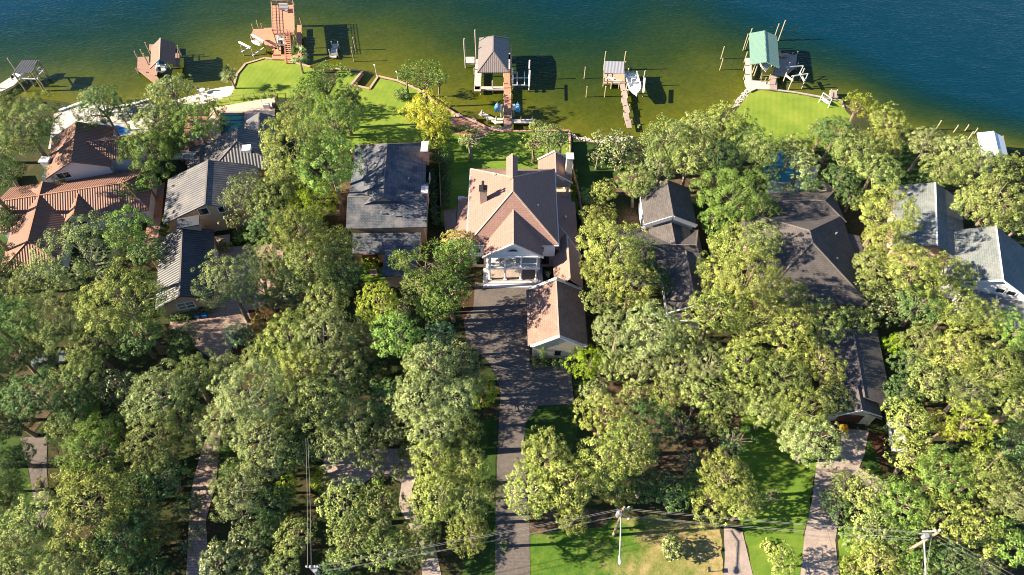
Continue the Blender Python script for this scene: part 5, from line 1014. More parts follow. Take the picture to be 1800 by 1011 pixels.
def make_palm(seed, R=1.9, h=3.2):
    rng = np.random.default_rng(seed); V = []; F = []
    for k in range(34):
        az = k*2.4; el = rng.uniform(-.5, 1.25); d = Vector((math.cos(az), math.sin(az), 0)); L = R*rng.uniform(.8, 1.05); side = Vector((-d.y, d.x, 0)); prev = None
        for j in range(11):
            a = -1.25+2.5*j/10; dd = (d*math.cos(a)+side*math.sin(a)); tip = Vector((0, 0, h))+d*L*.45*math.cos(el)+Vector((0, 0, L*.45*math.sin(el)))
            e = tip+(dd*math.cos(el)*L*.6+Vector((0, 0, math.sin(el)*L*.6-.28*L*(1-abs(math.sin(el)))))); w = dd.cross(Vector((0, 0, 1))).normalized()*.06
            i = len(V); V += [tip-w, tip+w, e]; F.append((i, i+1, i+2))
    me = bpy.data.meshes.new('palm_crown'); me.from_pydata([tuple(v) for v in V], [], F); at = me.attributes.new('tone', 'FLOAT', 'FACE'); at.data.foreach_set('value', rng.random(len(F)).astype('f')); me.materials.append(LEAF['palm'])
    tm = tube_mesh('palm_trunk', [([Vector((.25, 0, -.2)), Vector((.1, 0, h*.5)), Vector((0, 0, h+.1))], [.22, .16, .2])], M['bark_pale']); return me, tm, R, h
def make_bare(seed, R=2.6):
    rng = np.random.default_rng(seed); segs = []
    def grow(p, d, L, r, lv):
        q = p+d*L; segs.append(([p, p.lerp(q, .5)+Vector(rng.normal(0, .05*L, 3)), q], [r, r*.8, r*.6]))
        if lv:
            for _ in range(4): e = (d+Vector(rng.normal(0, .62, 3))+Vector((0, 0, .12))).normalized(); grow(p.lerp(q, rng.uniform(.5, 1)), e, L*rng.uniform(.5, .8), r*.55, lv-1)
    grow(Vector((0, 0, 0)), Vector((0, 0, 1)), R*1.2, .12, 4)
    return None, tube_mesh('bare_branches', segs, M['bark_pale']), R, R*1.8
LIB = {}
for i, R in enumerate((2.6, 4.2, 5.8, 7.4)):
    LIB.setdefault('oak', []).extend([make_crown('oak', R, 11+i*7+k) for k in range(3 if i else 2)])
for R in (3.2, 4.8): LIB.setdefault('tall', []).extend([make_crown('tall', R, int(R*23)+k) for k in range(2)])
for R in (1.4, 2.6, 4.4, 6.2): LIB.setdefault('round', []).extend([make_crown('round', R, int(R*31)+k) for k in range(2)])
for R in (3.0, 4.8): LIB.setdefault('pine', []).extend([make_crown('pine', R, int(R*17)+k) for k in range(2)])
for R in (1.6, 3.8): LIB.setdefault('magn', []).extend([make_crown('magn', R, int(R*13)+k) for k in range(2)])
for R in (2.2,): LIB.setdefault('cone', []).append(make_crown('cone', R, 77))
for R in (3.0, 4.6): LIB.setdefault('sparse', []).extend([make_crown('sparse', R, int(R*19)+k) for k in range(2)])
for R in (.7, 1.3): LIB.setdefault('shrub', []).extend([make_crown('shrub', R, int(R*41)+k) for k in range(2)])
LIB['palm'] = [make_palm(3), make_palm(4)]; LIB['bare'] = [make_bare(9)]
print('LEAVES', sum(len(q[0].polygons) for v in LIB.values() for q in v if q[0]))
trng = random.Random(42)
NAMES = {'tall': 'oak_tree', 'oak': 'oak_tree', 'round': 'leafy_tree', 'pine': 'pine_tree', 'magn': 'magnolia_tree', 'cone': 'conical_shrub', 'sparse': 'sparse_tree', 'shrub': 'shrub', 'palm': 'palm_tree', 'bare': 'bare_tree'}
def plant(u, v, r, shape, leaf, label, group=None, bark='bark', tall=1.0, base=False):
    """u, v = crown centre in the photograph, r = crown radius there in photo pixels"""
    Rm = r*PS(v, 5)*.93; lib = LIB[shape]; best = sorted(lib, key=lambda q: abs(math.log(q[2]/Rm))+trng.random()*.28)[0]
    s = Rm/best[2]; sz = s*tall; hc = best[3]*sz; p = P(u, v, 0 if base else hc*1.03)
    cat = {'shrub': 'shrub', 'cone': 'shrub', 'palm': 'palm tree'}.get(shape, 'tree')
    o = thing(NAMES[shape], label, cat, (p.x, p.y, 0), group); o.rotation_euler = (0, 0, trng.uniform(0, 6.28)); o.scale = (s, s*trng.uniform(.93, 1.07), sz)
    for me, nm, mt in ((best[0], 'crown', LEAF[leaf] if leaf else None), (best[1], 'trunk', M[bark])):
        if me is None: continue
        c = bpy.data.objects.new(nm, me); COL.objects.link(c); c.parent = o; c.material_slots[0].link = 'OBJECT'; c.material_slots[0].material = mt
    return o
# crown centre u, v, crown radius (photo pixels), shape, leaves, what sets it apart
TREES = [
(48,225,78,'oak','oak','huge grey green oak above the terracotta house at the left edge'),
(0,185,40,'oak','oak','small oak on the shore cut by the left edge'),
(10,300,36,'oak','dark','dark oak beside the terracotta house on the left edge'),
(5,385,30,'oak','dark','dark low tree left of the terracotta eaves'),
(178,188,46,'oak','dark','thin open oak leaning over the blue pool'),
(244,190,30,'oak','oak','small dark open tree right of the blue pool'),
(298,158,42,'oak','pale','tall grey green tree on the beach below the brown boathouse'),
(285,215,50,'oak','oak','dull oak between the beach and the blue pool'),
(345,215,52,'oak','green','oak with yellowish lower leaves beside the dining patio'),
(372,180,22,'sparse','oak','small open tree by the white sand beach'),
(262,264,52,'round','green','fresh green tree between terracotta and grey roofs'),
(305,250,34,'round','dark','dark tree behind the fresh green one near the dining patio'),
(222,335,32,'sparse','warm','wispy pale branch tree over the terracotta tiles'),
(258,322,24,'oak','green','small green crown above the leaning trunk'),
(272,285,22,'sparse','dark','thin trunked tree at the brick oven patio'),
(145,435,66,'tall','pale','grey leaved oak in front of the terracotta porch'),
(222,402,50,'round','green','bright leafy tree right of the terracotta porch'),
(258,440,34,'oak','dark','dark tree tucked against the charcoal garage'),
(64,490,48,'oak','oak','oak below the lower left terracotta roof'),
(14,475,32,'oak','dark','dark oak on the left edge below the tiles'),
(212,528,68,'tall','warm','tall sunlit oak left of the charcoal garage gable'),
(105,560,66,'oak','oak','broad oak over the left lawn'),
(160,610,50,'oak','oak','oak above the parked silver blue car'),
(240,590,44,'oak','dark','shaded oak lower left of the charcoal garage'),
(318,604,34,'round','dark','round dark tree on the left side of the paver drive'),
(25,625,46,'oak','dark','dark oak at the left edge above the car'),
(60,690,56,'oak','dark','dusky oak near the left edge below the car'),
(128,665,50,'oak','oak','oak right of the parked silver blue car'),
(130,712,46,'round','dark','very dark leafy tree in the left shade'),
(212,682,44,'magn','magn','magnolia with glinting leaves left of centre left'),
(272,700,62,'oak','pale','pale oak right of the glinting magnolia'),
(335,665,52,'oak','oak','oak just below the paver drive'),
(22,735,44,'oak','dark','shaded oak on the left edge by the lawn'),
(20,690,40,'oak','oak','thin topped oak at the left edge'),
(165,785,62,'round','green','large fresh green tree beside the left gravel track'),
(205,750,28,'cone','green','narrow conical green tree above the fresh green one'),
(92,800,30,'bare',None,'leafless pinkish tree over the left track'),
(72,852,28,'sparse','yellow','yellow leaved spray at the edge of the left lawn'),
(198,838,34,'magn','magn','small magnolia with yellow glints at lower left'),
(270,775,60,'oak','oak','round oak left of the lower paver drive'),
(325,740,48,'oak','oak','oak leaning over the top of the lower paver drive'),
(165,885,74,'oak','warm','wide sunlit oak at lower left'),
(290,835,44,'oak','dark','oak in deep shade beside the lower paver drive'),
(240,862,40,'round','dark','dark leafy tree between two lower left oaks'),
(55,925,66,'oak','oak','large oak at the bottom left'),
(10,880,34,'oak','oak','oak clipped by the left edge near the bottom'),
(15,995,50,'oak','oak','bottom left corner oak'),
(110,985,54,'oak','oak','oak at the bottom edge right of the corner oak'),
(205,940,50,'oak','dark','dusky oak near the bottom left'),
(190,1000,46,'oak','oak','oak crown cut by the bottom edge at left'),
(292,935,30,'round','rust','orange yellow tree left of the lower paver drive'),
(252,965,34,'round','warm','yellow green tree below the orange one'),
(262,1005,34,'round','dark','dark tree at the bottom edge below the yellow green one'),
(325,960,24,'sparse','dark','small dark tree over the foot of the paver drive'),
(415,865,56,'oak','pale','greyish oak right of the lower paver drive'),
(432,950,44,'magn','magn','glossy magnolia near the bottom left centre'),
(385,985,46,'round','magn','broad leaf tree at the bottom edge by the paver drive'),
(455,1000,36,'magn','magn','magnolia cut by the bottom edge'),
(345,930,26,'sparse','magn','flecked shrub tree over the drive foot'),
(486,880,40,'round','dark','dark leafy tree left of the vertical wires'),
(505,856,24,'round','lime','lime green sapling beside the vertical wires'),
(560,845,22,'round','lime','lime leaved small tree right of the vertical wires'),
(470,930,34,'round','dark','dark leafy tree above the bottom magnolia'),
(518,945,40,'oak','oak','oak directly left of the insulator pole'),
(495,1000,36,'oak','oak','oak at the bottom edge left of the insulator pole'),
(395,655,44,'oak','pale','grey oak at the lower end of the paver court'),
(440,690,62,'tall','pale','big grey oak in the middle of the left wood'),
(395,740,54,'oak','pale','grey oak above the lower paver drive head'),
(375,800,22,'sparse','oak','sprig of oak over the lower paver drive'),
(460,765,58,'oak','pale','pale clumpy oak left of the vertical wires top'),
(510,715,52,'oak','oak','oak above the top of the vertical wires'),
(520,790,40,'oak','dark','shaded oak at the vertical wires'),
(470,815,40,'oak','pale','pale oak spray over the dark lawn strip'),
(372,508,44,'oak','dark','dark underlayer'),
(395,492,52,'tall','pale','sprawling pale oak overhanging the charcoal garage and paver court'),
(430,338,46,'oak','pale','grey oak in front of the tan gable'),
(410,385,30,'sparse','oak','open oak beside the tan gable windows'),
(475,345,44,'oak','oak','oak right of the grey ribbed roof'),
(470,395,40,'oak','dark','shaded oak above the paver court'),
(520,400,48,'tall','warm','yellowish oak between the tan house and the slate roofed house'),
(520,330,30,'round','green','leafy tree at the garden figure'),
(548,355,44,'round','lime','brilliant green tree left of the slate coloured roof'),
(545,388,30,'round','green','lower lobe tree under the brilliant green one'),
(590,430,48,'oak','warm','sunny oak below the left corner of the slate coloured roof'),
(480,448,48,'oak','oak','oak over the upper right of the paver court'),
(545,462,56,'oak','oak','oak in the gap below the two roofs'),
(605,478,42,'oak','dark','oak left of the plank entry ramp'),
(462,505,44,'oak','oak','oak leaning over the paver court from the right'),
(520,515,52,'magn','magn','glinting broad leaf tree right of the paver court'),
(575,525,50,'oak','oak','oak left of the yellow green maple'),
(468,572,32,'round','rust','rust tinted small tree beside the paver court'),
(425,588,30,'round','teal','bluish bush tree on the islet of the paver drive'),
(510,590,56,'oak','warm','sunlit oak below the rust tinted tree'),
(575,590,60,'oak','pale','broad grey green oak left of the dark footpath'),
(460,635,48,'oak','oak','oak below the rust tinted tree to the left'),
(530,650,54,'oak','warm','mid wood oak with warm clumps'),
(600,650,50,'oak','pale','oak right of the warm clumped oak'),
(640,600,42,'oak','pale','oak under the yellow green maple'),
(645,655,40,'magn','dark','dark broad leaf tree in the middle wood'),
(560,705,52,'tall','oak','oak above the concrete loop to the left'),
(620,740,56,'oak','pale','clumpy grey oak above the concrete loop'),
(585,775,44,'oak','pale','grey oak touching the upper left of the concrete loop'),
(680,700,46,'oak','dark','shadowed oak in the middle wood'),
(690,745,44,'oak','pale','light topped oak above the concrete loop centre'),
(512,250,60,'tall','warm','tall yellowish oak left of the slate coloured roof'),
(580,220,64,'round','pine','large green tree behind the slate coloured roof'),
(575,285,56,'tall','green','green oak beside the rear of the slate coloured roof'),
(500,305,40,'oak','warm','warm oak at the grey ribbed roof edge'),
(528,192,40,'oak','oak','oak at the corner of the pink terrace'),
(605,185,40,'oak','dark','dark oak behind the large green one'),
(565,140,50,'pine','pine','spreading pine on the lawn near the inlet'),
(615,160,26,'pine','dark','darker low pine bough by the inlet'),
(540,165,34,'round','green','leafy dark green tree under the spreading pine'),
(525,98,23,'palm','palm','palm at the foot of the orange dock stairs'),
(402,130,20,'palm','palm','lone palm on the left lawn edge with long shadow'),
(742,132,44,'pine','pine','pale green pine at the tip of the centre lawn'),
(712,128,22,'pine','pine','small side crown of pale pine near the lamp post'),
(768,138,26,'pine','pine','feathery pine right of the pale green pine'),
(755,200,48,'round','yellow','yellow leaved tree on the shore lawn'),
(765,235,32,'round','ygreen','lower yellow tree left of the mansion lawn'),
(706,168,16,'shrub','dark','dark bush left of the yellow leaved tree'),
(776,275,20,'round','dark','dark tree at the mansion fence corner'),
(826,245,36,'sparse','pale','grey trunked open tree on the mansion lawn'),
(830,228,22,'sparse','rust','pinkish flowering tree by the brown walkway'),
(938,250,34,'sparse','warm','airy olive tree on the right of the mansion lawn'),
(965,238,30,'oak','pale','pale small tree above the garden pavilion'),
(985,248,30,'sparse','pale','greyish small tree at the right lawn corner'),
(942,222,16,'oak','oak','round small tree at the water behind the mansion'),
(1052,240,24,'sparse','pale','wispy pale tree on the rocks right of the fence'),
(1050,275,22,'sparse','pale','thin grey shrub tree above the dirt patch'),
(1087,268,44,'magn','magn','tall glossy magnolia right of the garden pavilion'),
(1120,320,38,'oak','oak','oak behind the brown house to the left'),
(1040,345,26,'round','warm','small yellowish tree right of the pavilion'),
(1048,385,38,'round','warm','warm green tree between the mansion and brown house'),
(1065,335,26,'oak','warm','small oak at the dirt patch'),
(1070,430,54,'tall','warm','large warm oak right of the mansion wing'),
(1120,445,42,'oak','oak','oak over the left of the brown roof'),
(1058,475,46,'oak','warm','sunny oak beside the brick garage top'),
(1110,498,52,'oak','warm','oak right of the brick garage ridge'),
(1060,525,40,'oak','oak','oak at the right eave of the brick garage'),
(1150,490,34,'oak','dark','shaded oak against the brown front wing'),
(1172,250,52,'oak','oak','oak behind the small galvanised dock'),
(1215,270,50,'oak','oak','broad oak behind the brown house to the right'),
(1160,295,40,'oak','pale','oak directly behind the brown rear ridge'),
(1235,225,44,'oak','oak','oak at the water left of the swing lawn'),
(1275,215,46,'oak','warm','pinkish warm topped oak beside the swing lawn'),
(1200,225,30,'oak','oak','smaller shore oak left of the pinkish topped oak'),
(1310,240,40,'oak','dark','dark oak below the left end of the swing lawn'),
(1335,265,44,'oak','oak','oak above the turquoise pool'),
(1410,285,34,'oak','pale','oak overhanging the turquoise pool from the right'),
(1270,280,46,'oak','dark','shaded oak left of the turquoise pool'),
(1288,345,66,'round','green','brilliant fresh green tree right of the brown house'),
(1255,385,30,'round','green','lower left lobe of fresh green near the brown house'),
(1385,330,22,'sparse','dark','dark spray over the pool patio'),
(1410,345,16,'shrub','dark','low dark bush left of the fire pit'),
(1455,360,20,'shrub','dark','dark bush right of the fire pit'),
(1290,430,52,'oak','warm','warm oak below the brilliant green tree'),
(1340,425,40,'tall','oak','oak at the left hip of the dark roof'),
(1260,480,46,'oak','warm','oak right of the brown front wing'),
(1320,490,56,'tall','warm','large warm oak in the gap between brown and dark roofs'),
(1375,515,50,'oak','warm','oak covering the lower left of the dark hip roof'),
(1255,545,48,'tall','warm','oak below the brown front gable to the right'),
(1320,560,56,'oak','warm','mid right oak with yellow clumps'),
(1390,580,56,'oak','warm','oak below the dark hip roof'),
(1450,565,46,'oak','oak','oak in front of the dark hip roof corner'),
(1200,590,38,'tall','oak','oak under the brown front gable'),
(1085,585,50,'oak','pale','pale oak right of the brick garage'),
(1150,575,58,'oak','pale','grey white leaved oak with bare limbs below the brown house'),
(1130,640,42,'oak','pale','low pale oak over the dirt clearing'),
(1078,640,34,'oak','oak','oak next to the lime shrub'),
(1034,640,36,'round','lime','vivid lime tree at the corner of the brick garage'),
(1190,650,42,'oak','pale','pale oak left of the clearing'),
(1245,635,48,'oak','pale','grey oak right of the pale limbs'),
(1230,690,42,'oak','oak','oak spreading over the clearing'),
(1310,640,52,'oak','warm','oak in the middle of the right wood'),
(1375,655,52,'oak','oak','oak left of the dark garage roof top'),
(1440,640,50,'oak','warm','oak touching the dark garage roof from the left'),
(1290,700,40,'oak','oak','oak near the tall bare trunk'),
(1350,720,46,'oak','oak','oak over the shaded strip of lawn'),
(1415,715,52,'oak','warm','oak left of the lower dark garage roof'),
(1470,700,34,'oak','oak','oak beside the cream garage gable'),
(1432,775,56,'oak','pale','pale drooping oak left of the concrete drive'),
(1395,770,34,'oak','pale','small pale oak over the shaded lawn'),
(1130,760,60,'oak','dark','dusky thin oak beside the brown clearing'),
(1200,745,44,'sparse','dark','open dark tree over the brown clearing'),
(1290,775,46,'sparse','dark','open dark tree right of the brown clearing'),
(1215,810,40,'sparse','dark','sparse dark tree below the brown clearing'),
(1060,730,52,'oak','warm','sunlit oak right of the round shaded lawn'),
(1050,690,30,'oak','pale','pinkish pale topped oak by the drive court'),
(1110,790,54,'tall','warm','broad sunlit oak above the lamp pole'),
(1060,820,50,'tall','warm','sunny oak between the two largest front oaks'),
(960,800,50,'tall','warm','sunlit oak right of the dark drive'),
(938,860,52,'tall','warm','large front oak overhanging the dark drive'),
(1000,850,54,'tall','warm','large front oak above the flower bed'),
(1005,910,34,'tall','warm','low bough oak over the flower bed'),
(1130,850,40,'oak','dark','dark oak above the street lamp arm'),
(1180,865,40,'oak','dark','dark low tree between front oaks'),
(1275,835,50,'tall','warm','yellow tipped tree above the right concrete path'),
(1255,885,44,'round','warm','lower yellow tipped tree over the concrete path'),
(1310,885,38,'tall','warm','yellow tipped tree right of the concrete path'),
(1230,850,30,'round','green','greener tree left of the yellow tipped ones'),
(1180,962,25,'magn','magn','small magnolia alone on the patchy front lawn'),
(1375,985,32,'round','warm','yellow green bush tree between the two concrete drives'),
(1350,960,14,'shrub','warm','small pale shrub by the right concrete drive'),
(1360,870,26,'sparse','dark','dark thin tree on the shaded lawn strip'),
(1512,182,36,'pine','ygreen','yellow green pine beyond the swing'),
(1470,232,42,'oak','dark','dark oak right of the swing lawn'),
(1445,230,30,'oak','oak','oak at the lower right of the swing lawn'),
(1560,212,40,'oak','warm','tan and yellow leaved tree on the right shore'),
(1555,250,36,'oak','warm','warm oak under the tan leaved tree'),
(1500,262,48,'oak','oak','oak below the dark oak by the swing lawn'),
(1540,295,46,'oak','oak','broad oak above the grey house to the left'),
(1480,310,34,'oak','dark','shadowed oak right of the pool'),
(1590,240,24,'oak','dark','dark small tree at the waterline on the right'),
(1500,345,30,'round','dark','dark tree behind the dark hip roof'),
(1630,252,40,'oak','pale','pale shore oak above the grey roof'),
(1685,265,44,'oak','pale','pale shore oak left of the white boathouse'),
(1725,290,46,'oak','oak','oak below the white boathouse'),
(1665,300,40,'oak','oak','oak behind the rear grey roof'),
(1640,312,28,'oak','dark','shaded oak touching the rear grey ridge'),
(1780,290,34,'oak','warm','oak at the right edge below the water'),
(1760,345,56,'oak','oak','big oak right of the rear grey roof'),
(1715,355,40,'oak','oak','oak beside the rear grey roof eave'),
(1795,390,40,'oak','oak','oak on the right edge above the front grey roof'),
(1740,392,30,'sparse','pale','brown branched oak behind the front grey roof'),
(1560,370,50,'tall','warm','sunlit oak between dark hip roof and grey roof'),
(1560,425,48,'oak','warm','warm green oak right of the dark hip roof'),
(1595,400,30,'round','warm','rounded tree touching the rear grey roof'),
(1540,470,42,'oak','oak','oak at the right corner of the dark hip roof'),
(1610,475,48,'tall','warm','oak below the rear grey roof'),
(1670,480,46,'oak','warm','oak left of the front grey roof'),
(1560,535,46,'magn','magn','yellow glinting magnolia below the dark hip roof'),
(1530,505,30,'oak','oak','small oak at the hip corner'),
(1620,530,46,'oak','dark','shaded oak right of the glinting magnolia'),
(1680,540,50,'oak','warm','oak below the front grey roof'),
(1725,560,44,'oak','warm','oak by the white gable'),
(1780,580,46,'oak','green','green oak at the right edge below the white gable'),
(1510,560,34,'oak','oak','oak above the dark garage roof'),
(1570,605,25,'round','lime','vivid lime tree right of the dark garage roof'),
(1600,640,34,'round','dark','dark tree behind the lime one'),
(1630,600,46,'oak','oak','oak right of the lime tree'),
(1690,620,54,'oak','warm','large oak in the right wood'),
(1760,650,56,'oak','warm','large oak near the right edge'),
(1640,670,46,'oak','oak','oak right of the dark garage'),
(1590,690,36,'oak','dark','dark oak at the dark garage eave'),
(1700,690,46,'oak','pale','pale oak above the bright pine'),
(1600,735,44,'oak','warm','oak right of the cream garage gable'),
(1710,745,56,'pine','ygreen','bright yellow green pine with tufted crown at right'),
(1660,750,34,'pine','ygreen','second bright tufted pine left of the larger one'),
(1785,715,44,'oak','oak','oak on the right edge beside the bright pine'),
(1790,780,44,'oak','dark','dark oak on the right edge below the bright pine'),
(1610,800,48,'oak','warm','sunlit oak right of the little lawn wedge'),
(1660,830,56,'oak','green','fresh green oak below the bright pine'),
(1730,830,56,'oak','warm','large sunlit oak at lower right'),
(1780,870,56,'oak','pale','pale oak on the right edge near the bottom'),
(1495,855,36,'oak','oak','oak overhanging the concrete drive fork'),
(1530,870,44,'oak','oak','oak between the drive fork and the wood'),
(1470,885,32,'round','dark','dark leafy tree over the concrete drive'),
(1590,880,50,'oak','green','green oak below the little lawn wedge'),
(1540,925,46,'oak','oak','oak left of the crossarm pole'),
(1500,945,28,'oak','green','green oak at the right side of the concrete drive'),
(1600,950,44,'oak','green','green oak under the crossarm pole'),
(1660,900,50,'oak','warm','oak behind the crossarm pole'),
(1720,930,52,'oak','warm','oak with pale trunk right of the crossarm pole'),
(1775,950,48,'oak','green','oak at the lower right edge'),
(1545,985,44,'oak','warm','oak at the bottom edge right of the concrete drive'),
(1610,1000,40,'oak','green','oak at the bottom edge below the crossarm pole'),
(1675,985,44,'oak','dark','shaded oak at the bottom edge with wires over it'),
(1735,1000,34,'oak','pale','small pale oak at the bottom right'),
(1498,1000,24,'shrub','warm','pinkish bush beside the bottom of the concrete drive'),
(755,468,62,'pine','pine','bright tufted pine in front of the mansion left corner'),
(705,455,34,'pine','pine','smaller tufted pine below the slate coloured roof'),
(800,450,40,'tall','green','mixed green tree at the left of the front porch'),
(790,505,44,'tall','green','leafy tree on the left of the drive court'),
(806,426,32,'tall','rust','rusty topped tree at the mansion left corner'),
(1175,690,38,'oak','warm','warm oak on the upper edge of the brown clearing'),
(1120,700,36,'oak','oak','oak between the lime tree and the brown clearing'),
(1255,740,34,'oak','warm','warm oak standing inside the brown clearing'),
(1165,725,30,'oak','oak','small oak inside the left of the brown clearing'),
(1085,860,40,'oak','warm','warm oak just above the lamp pole top'),
(700,830,16,'shrub','dark','dark bush at the bend of the concrete loop'),
(650,795,34,'oak','pale','pale oak bough over the concrete loop'),
(30,560,36,'oak','dark','dark oak over the left edge lawn'),
(70,600,34,'oak','oak','oak right of the left edge lawn'),
(30,800,34,'oak','dark','dark oak at the left track top'),
(20,850,30,'round','dark','dark leafy tree on the left edge lawn'),
(110,745,40,'oak','oak','oak covering the left gravel track'),
(130,840,40,'oak','warm','warm oak right of the yellow leaved spray'),
(245,905,40,'oak','oak','oak behind the orange yellow tree'),
(330,890,30,'oak','dark','dark oak shading the lower paver drive'),
(160,168,24,'oak','pale','pale oak tip over the shallow water at left'),
(215,205,22,'sparse','pale','thin pale tree on the white patio'),
(1345,300,30,'oak','dark','dark oak at the left side of the turquoise pool'),
(1395,258,34,'oak','oak','oak behind the turquoise pool'),
(1425,320,24,'oak','dark','dark oak between the pool and the fire pit'),
(1350,365,28,'oak','green','green oak at the foot of the pool patio'),
(470,470,32,'oak','dark','dark oak under the pale sprawling one'),
(650,560,30,'round','dark','dark tree left of the footpath'),
(885,960,10,'shrub','dark','small dark bush at the drive edge near the bottom'),
(765,535,34,'tall','green','green tree added to shade the drive court behind the small pine'),  # added tree, put here to shade the drive court
(738,640,36,'tall','oak','oak added for shade left of the grey oak at the drive court bulge'),  # added tree, throws more shade on the drive court
(740,505,36,'tall','oak','oak added for shade between the yellow green maple and the drive court trees'),  # added tree, closes a sun gap over the drive court
(745,925,36,'oak','oak','oak shading the white concrete path'),
(-45,215,60,'oak','oak','unseen oak just beyond the left edge by the shore'),  # unseen trees from here on, added to cast shade in from the left
(-50,300,60,'tall','oak','unseen oak just beyond the left edge beside the terracotta roof'),
(-40,385,50,'tall','oak','unseen oak just beyond the left edge by the lower tiles'),
(-45,460,55,'oak','oak','unseen oak just beyond the left edge below the tiles'),
(-40,545,55,'tall','dark','unseen oak just beyond the left edge at the upper lawn'),
(-55,620,60,'oak','oak','unseen oak just beyond the left edge near the car'),
(-45,700,55,'oak','dark','unseen oak just beyond the left edge above the lower lawn'),
(-55,780,60,'oak','oak','unseen oak just beyond the left edge at the lower lawn'),
(-45,860,60,'oak','oak','unseen oak just beyond the left edge near the bottom'),
(-60,950,60,'oak','oak','unseen oak just beyond the bottom left corner'),
(82,634,27,'oak','oak','thin oak partly hiding the silver blue car'),
(105,300,26,'oak','oak','oak rising at the white terrace wall of the terracotta house'),
(668,532,42,'tall','ygreen','yellow green maple below the plank entry ramp'),
(705,545,34,'sparse','pale','twiggy pale tree right of the yellow green maple'),
(700,590,46,'tall','green','deep green tree under the yellow green maple'),
(750,545,26,'pine','pine','small pine over the dark footpath'),
(772,588,32,'tall','teal','bluish green tree on the left edge of the drive court'),
(762,640,52,'tall','pale','grey oak left of the drive court bulge'),
(812,632,36,'tall','pale','twiggy grey oak at the bulge of the drive court'),
(848,690,32,'round','lime','bright green tree bulging over the dark drive'),
(825,675,30,'tall','pale','twiggy pale oak beside the bright green one'),
(735,705,50,'tall','pale','grey oak in the centre wood'),
(795,705,46,'tall','pale','pale oak right of the centre wood'),
(760,755,48,'tall','pale','pinkish grey oak above the concrete loop to the right'),
(815,755,40,'tall','warm','oak on the left of the dark drive bend'),
(712,795,18,'round','warm','small yellowish tree at the concrete loop'),
(765,815,46,'tall','warm','sunlit oak right of the concrete loop'),
(815,815,42,'tall','warm','warm oak along the left of the dark drive'),
(770,875,48,'tall','warm','oak beside the white concrete path'),
(822,890,44,'tall','oak','oak left of the dark drive near the bottom'),
(868,862,26,'oak','oak','small oak over the dark drive'),
(828,935,44,'tall','warm','low oak bough tree above the wires at bottom'),
(828,845,14,'round','lime','tiny lime sapling in the oak gap'),
(665,843,14,'shrub','green','round green bush inside the concrete loop'),
(605,885,50,'oak','oak','oak above left of the bottom centre oak'),
(665,895,48,'oak','oak','large bottom centre oak inside the concrete loop'),
(620,950,46,'oak','oak','oak over the wires at the bottom centre'),
(680,960,44,'oak','oak','oak crown crossed by the wires at the bottom'),
(735,965,34,'oak','oak','oak left of the white concrete path'),
(590,990,30,'oak','dark','dark oak at the bottom edge right of the insulator pole'),
(585,320,22,'sparse','rust','thin tree over the dirt beside the slate coloured roof'),
(650,465,20,'shrub','lime','lime shrub right of the plank entry ramp'),
(300,385,16,'shrub','lime','light shrub at the foot of the tan gable'),
(396,432,14,'shrub','warm','low shrub behind the charcoal garage corner'),
(425,415,18,'shrub','green','green shrub at the head of the paver court'),
]
TREES = [t for t in TREES if 'underlayer' not in t[5]]
for t in TREES: plant(*t[:5], t[5], bark='bark_pale' if t[4] == 'pale' or t[2] == 'sparse' else 'bark')
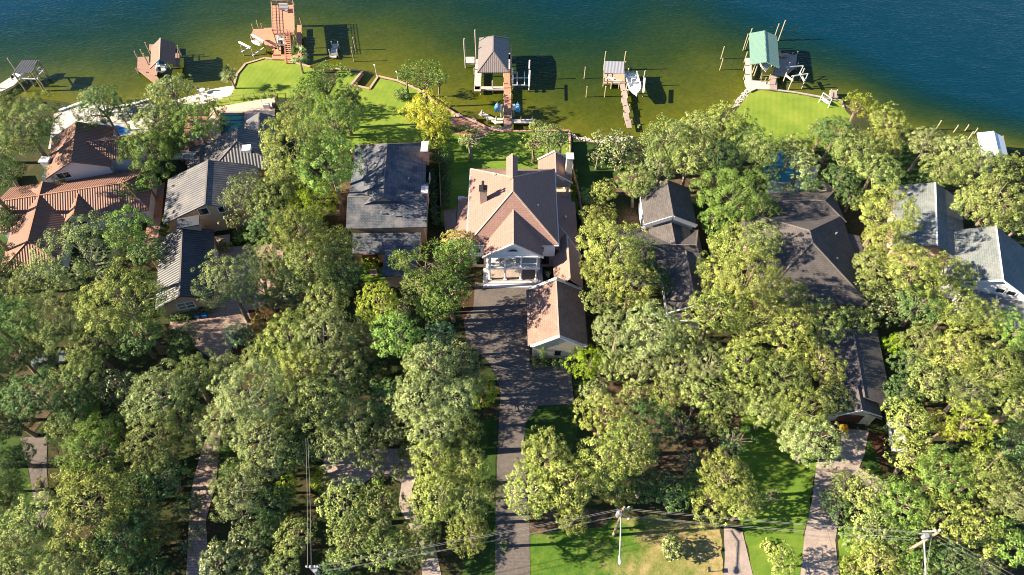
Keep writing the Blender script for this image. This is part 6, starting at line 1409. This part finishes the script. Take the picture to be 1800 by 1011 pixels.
# climbing conifers and hedges
def row(label, cat_label, pts, r, leaf, z=0, shape='shrub', step=1.2):
    for a, b in zip(pts[:-1], pts[1:]):
        L = (b-a).length; k = max(1, int(L/step))
        for j in range(k):
            p = a.lerp(b, (j+.5)/k); best = trng.choice(LIB[shape]); s = r/best[2]*trng.uniform(.85, 1.15)
            o = thing('hedge_shrub', label, 'shrub', (p.x, p.y, 0), cat_label); o.scale = (s, s, s); o.rotation_euler = (0, 0, trng.uniform(0, 6))
            for me, nm, mt in ((best[0], 'crown', LEAF[leaf]), (best[1], 'trunk', M['bark'])):
                c = bpy.data.objects.new(nm, me); COL.objects.link(c); c.parent = o; c.material_slots[0].link = 'OBJECT'; c.material_slots[0].material = mt
row('dark clipped shrub in the hedge at the foot of the brick garage gable', 'hedge below the garage gable', PL([(932, 640), (1000, 640)]), .8, 'dark')
row('dark shrub in the hedge line along the left mansion fence', 'hedge along the left mansion fence', PL([(782, 285), (785, 330), (784, 368)]), .8, 'dark')
row('dark shrub in the hedge between the slate roofed house and fence', 'hedge right of the slate roofed house', PL([(762, 300), (765, 370), (768, 400)]), .9, 'dark')
row('dark shrub in the border under the charcoal garage gable', 'border under the charcoal garage gable', PL([(297, 563), (340, 556), (376, 541)]), .9, 'dark')
row('shrub in the border beside the cream garage drive', 'border beside the cream garage', PL([(1535, 700), (1560, 730), (1562, 765)]), .8, 'dark')
row('low green plant along the railing of the pink terrace', 'plants along the terrace railing', PL([(420, 177), (480, 170)]), .5, 'green')
row('shrub on the bank left of the brown walkway', 'shrubs on the bank behind the mansion', PL([(790, 232), (812, 226), (840, 238)]), .8, 'dark')
row('dark shrub at the right wall of the mansion', 'shrubs along the right fence', PL([(1008, 300), (1012, 345)]), .6, 'lime')
for lab, x in (('left narrow conifer trained on the brick garage gable', 4.55), ('right narrow conifer trained on the brick garage gable', 8.95)):
    b_ = LIB['cone'][0]; o = thing('conical_shrub', lab, 'shrub', (x, 51.1, 0)); s = .55/b_[2]; o.scale = (s, s, .78)
    for me, nm, mt in ((b_[0], 'crown', LEAF['dark']), (b_[1], 'trunk', M['bark'])):
        c = bpy.data.objects.new(nm, me); COL.objects.link(c); c.parent = o; c.material_slots[0].link = 'OBJECT'; c.material_slots[0].material = mt
pot = [o for o in bpy.data.objects if o.name.startswith('planter_pot')][0]; b_ = LIB['shrub'][1]
c = bpy.data.objects.new('clipped_shrub', b_[0]); COL.objects.link(c); c.parent = pot; c.location = (0, 0, .55); c.scale = (1, 1, 1); c.material_slots[0].link = 'OBJECT'; c.material_slots[0].material = LEAF['dark']
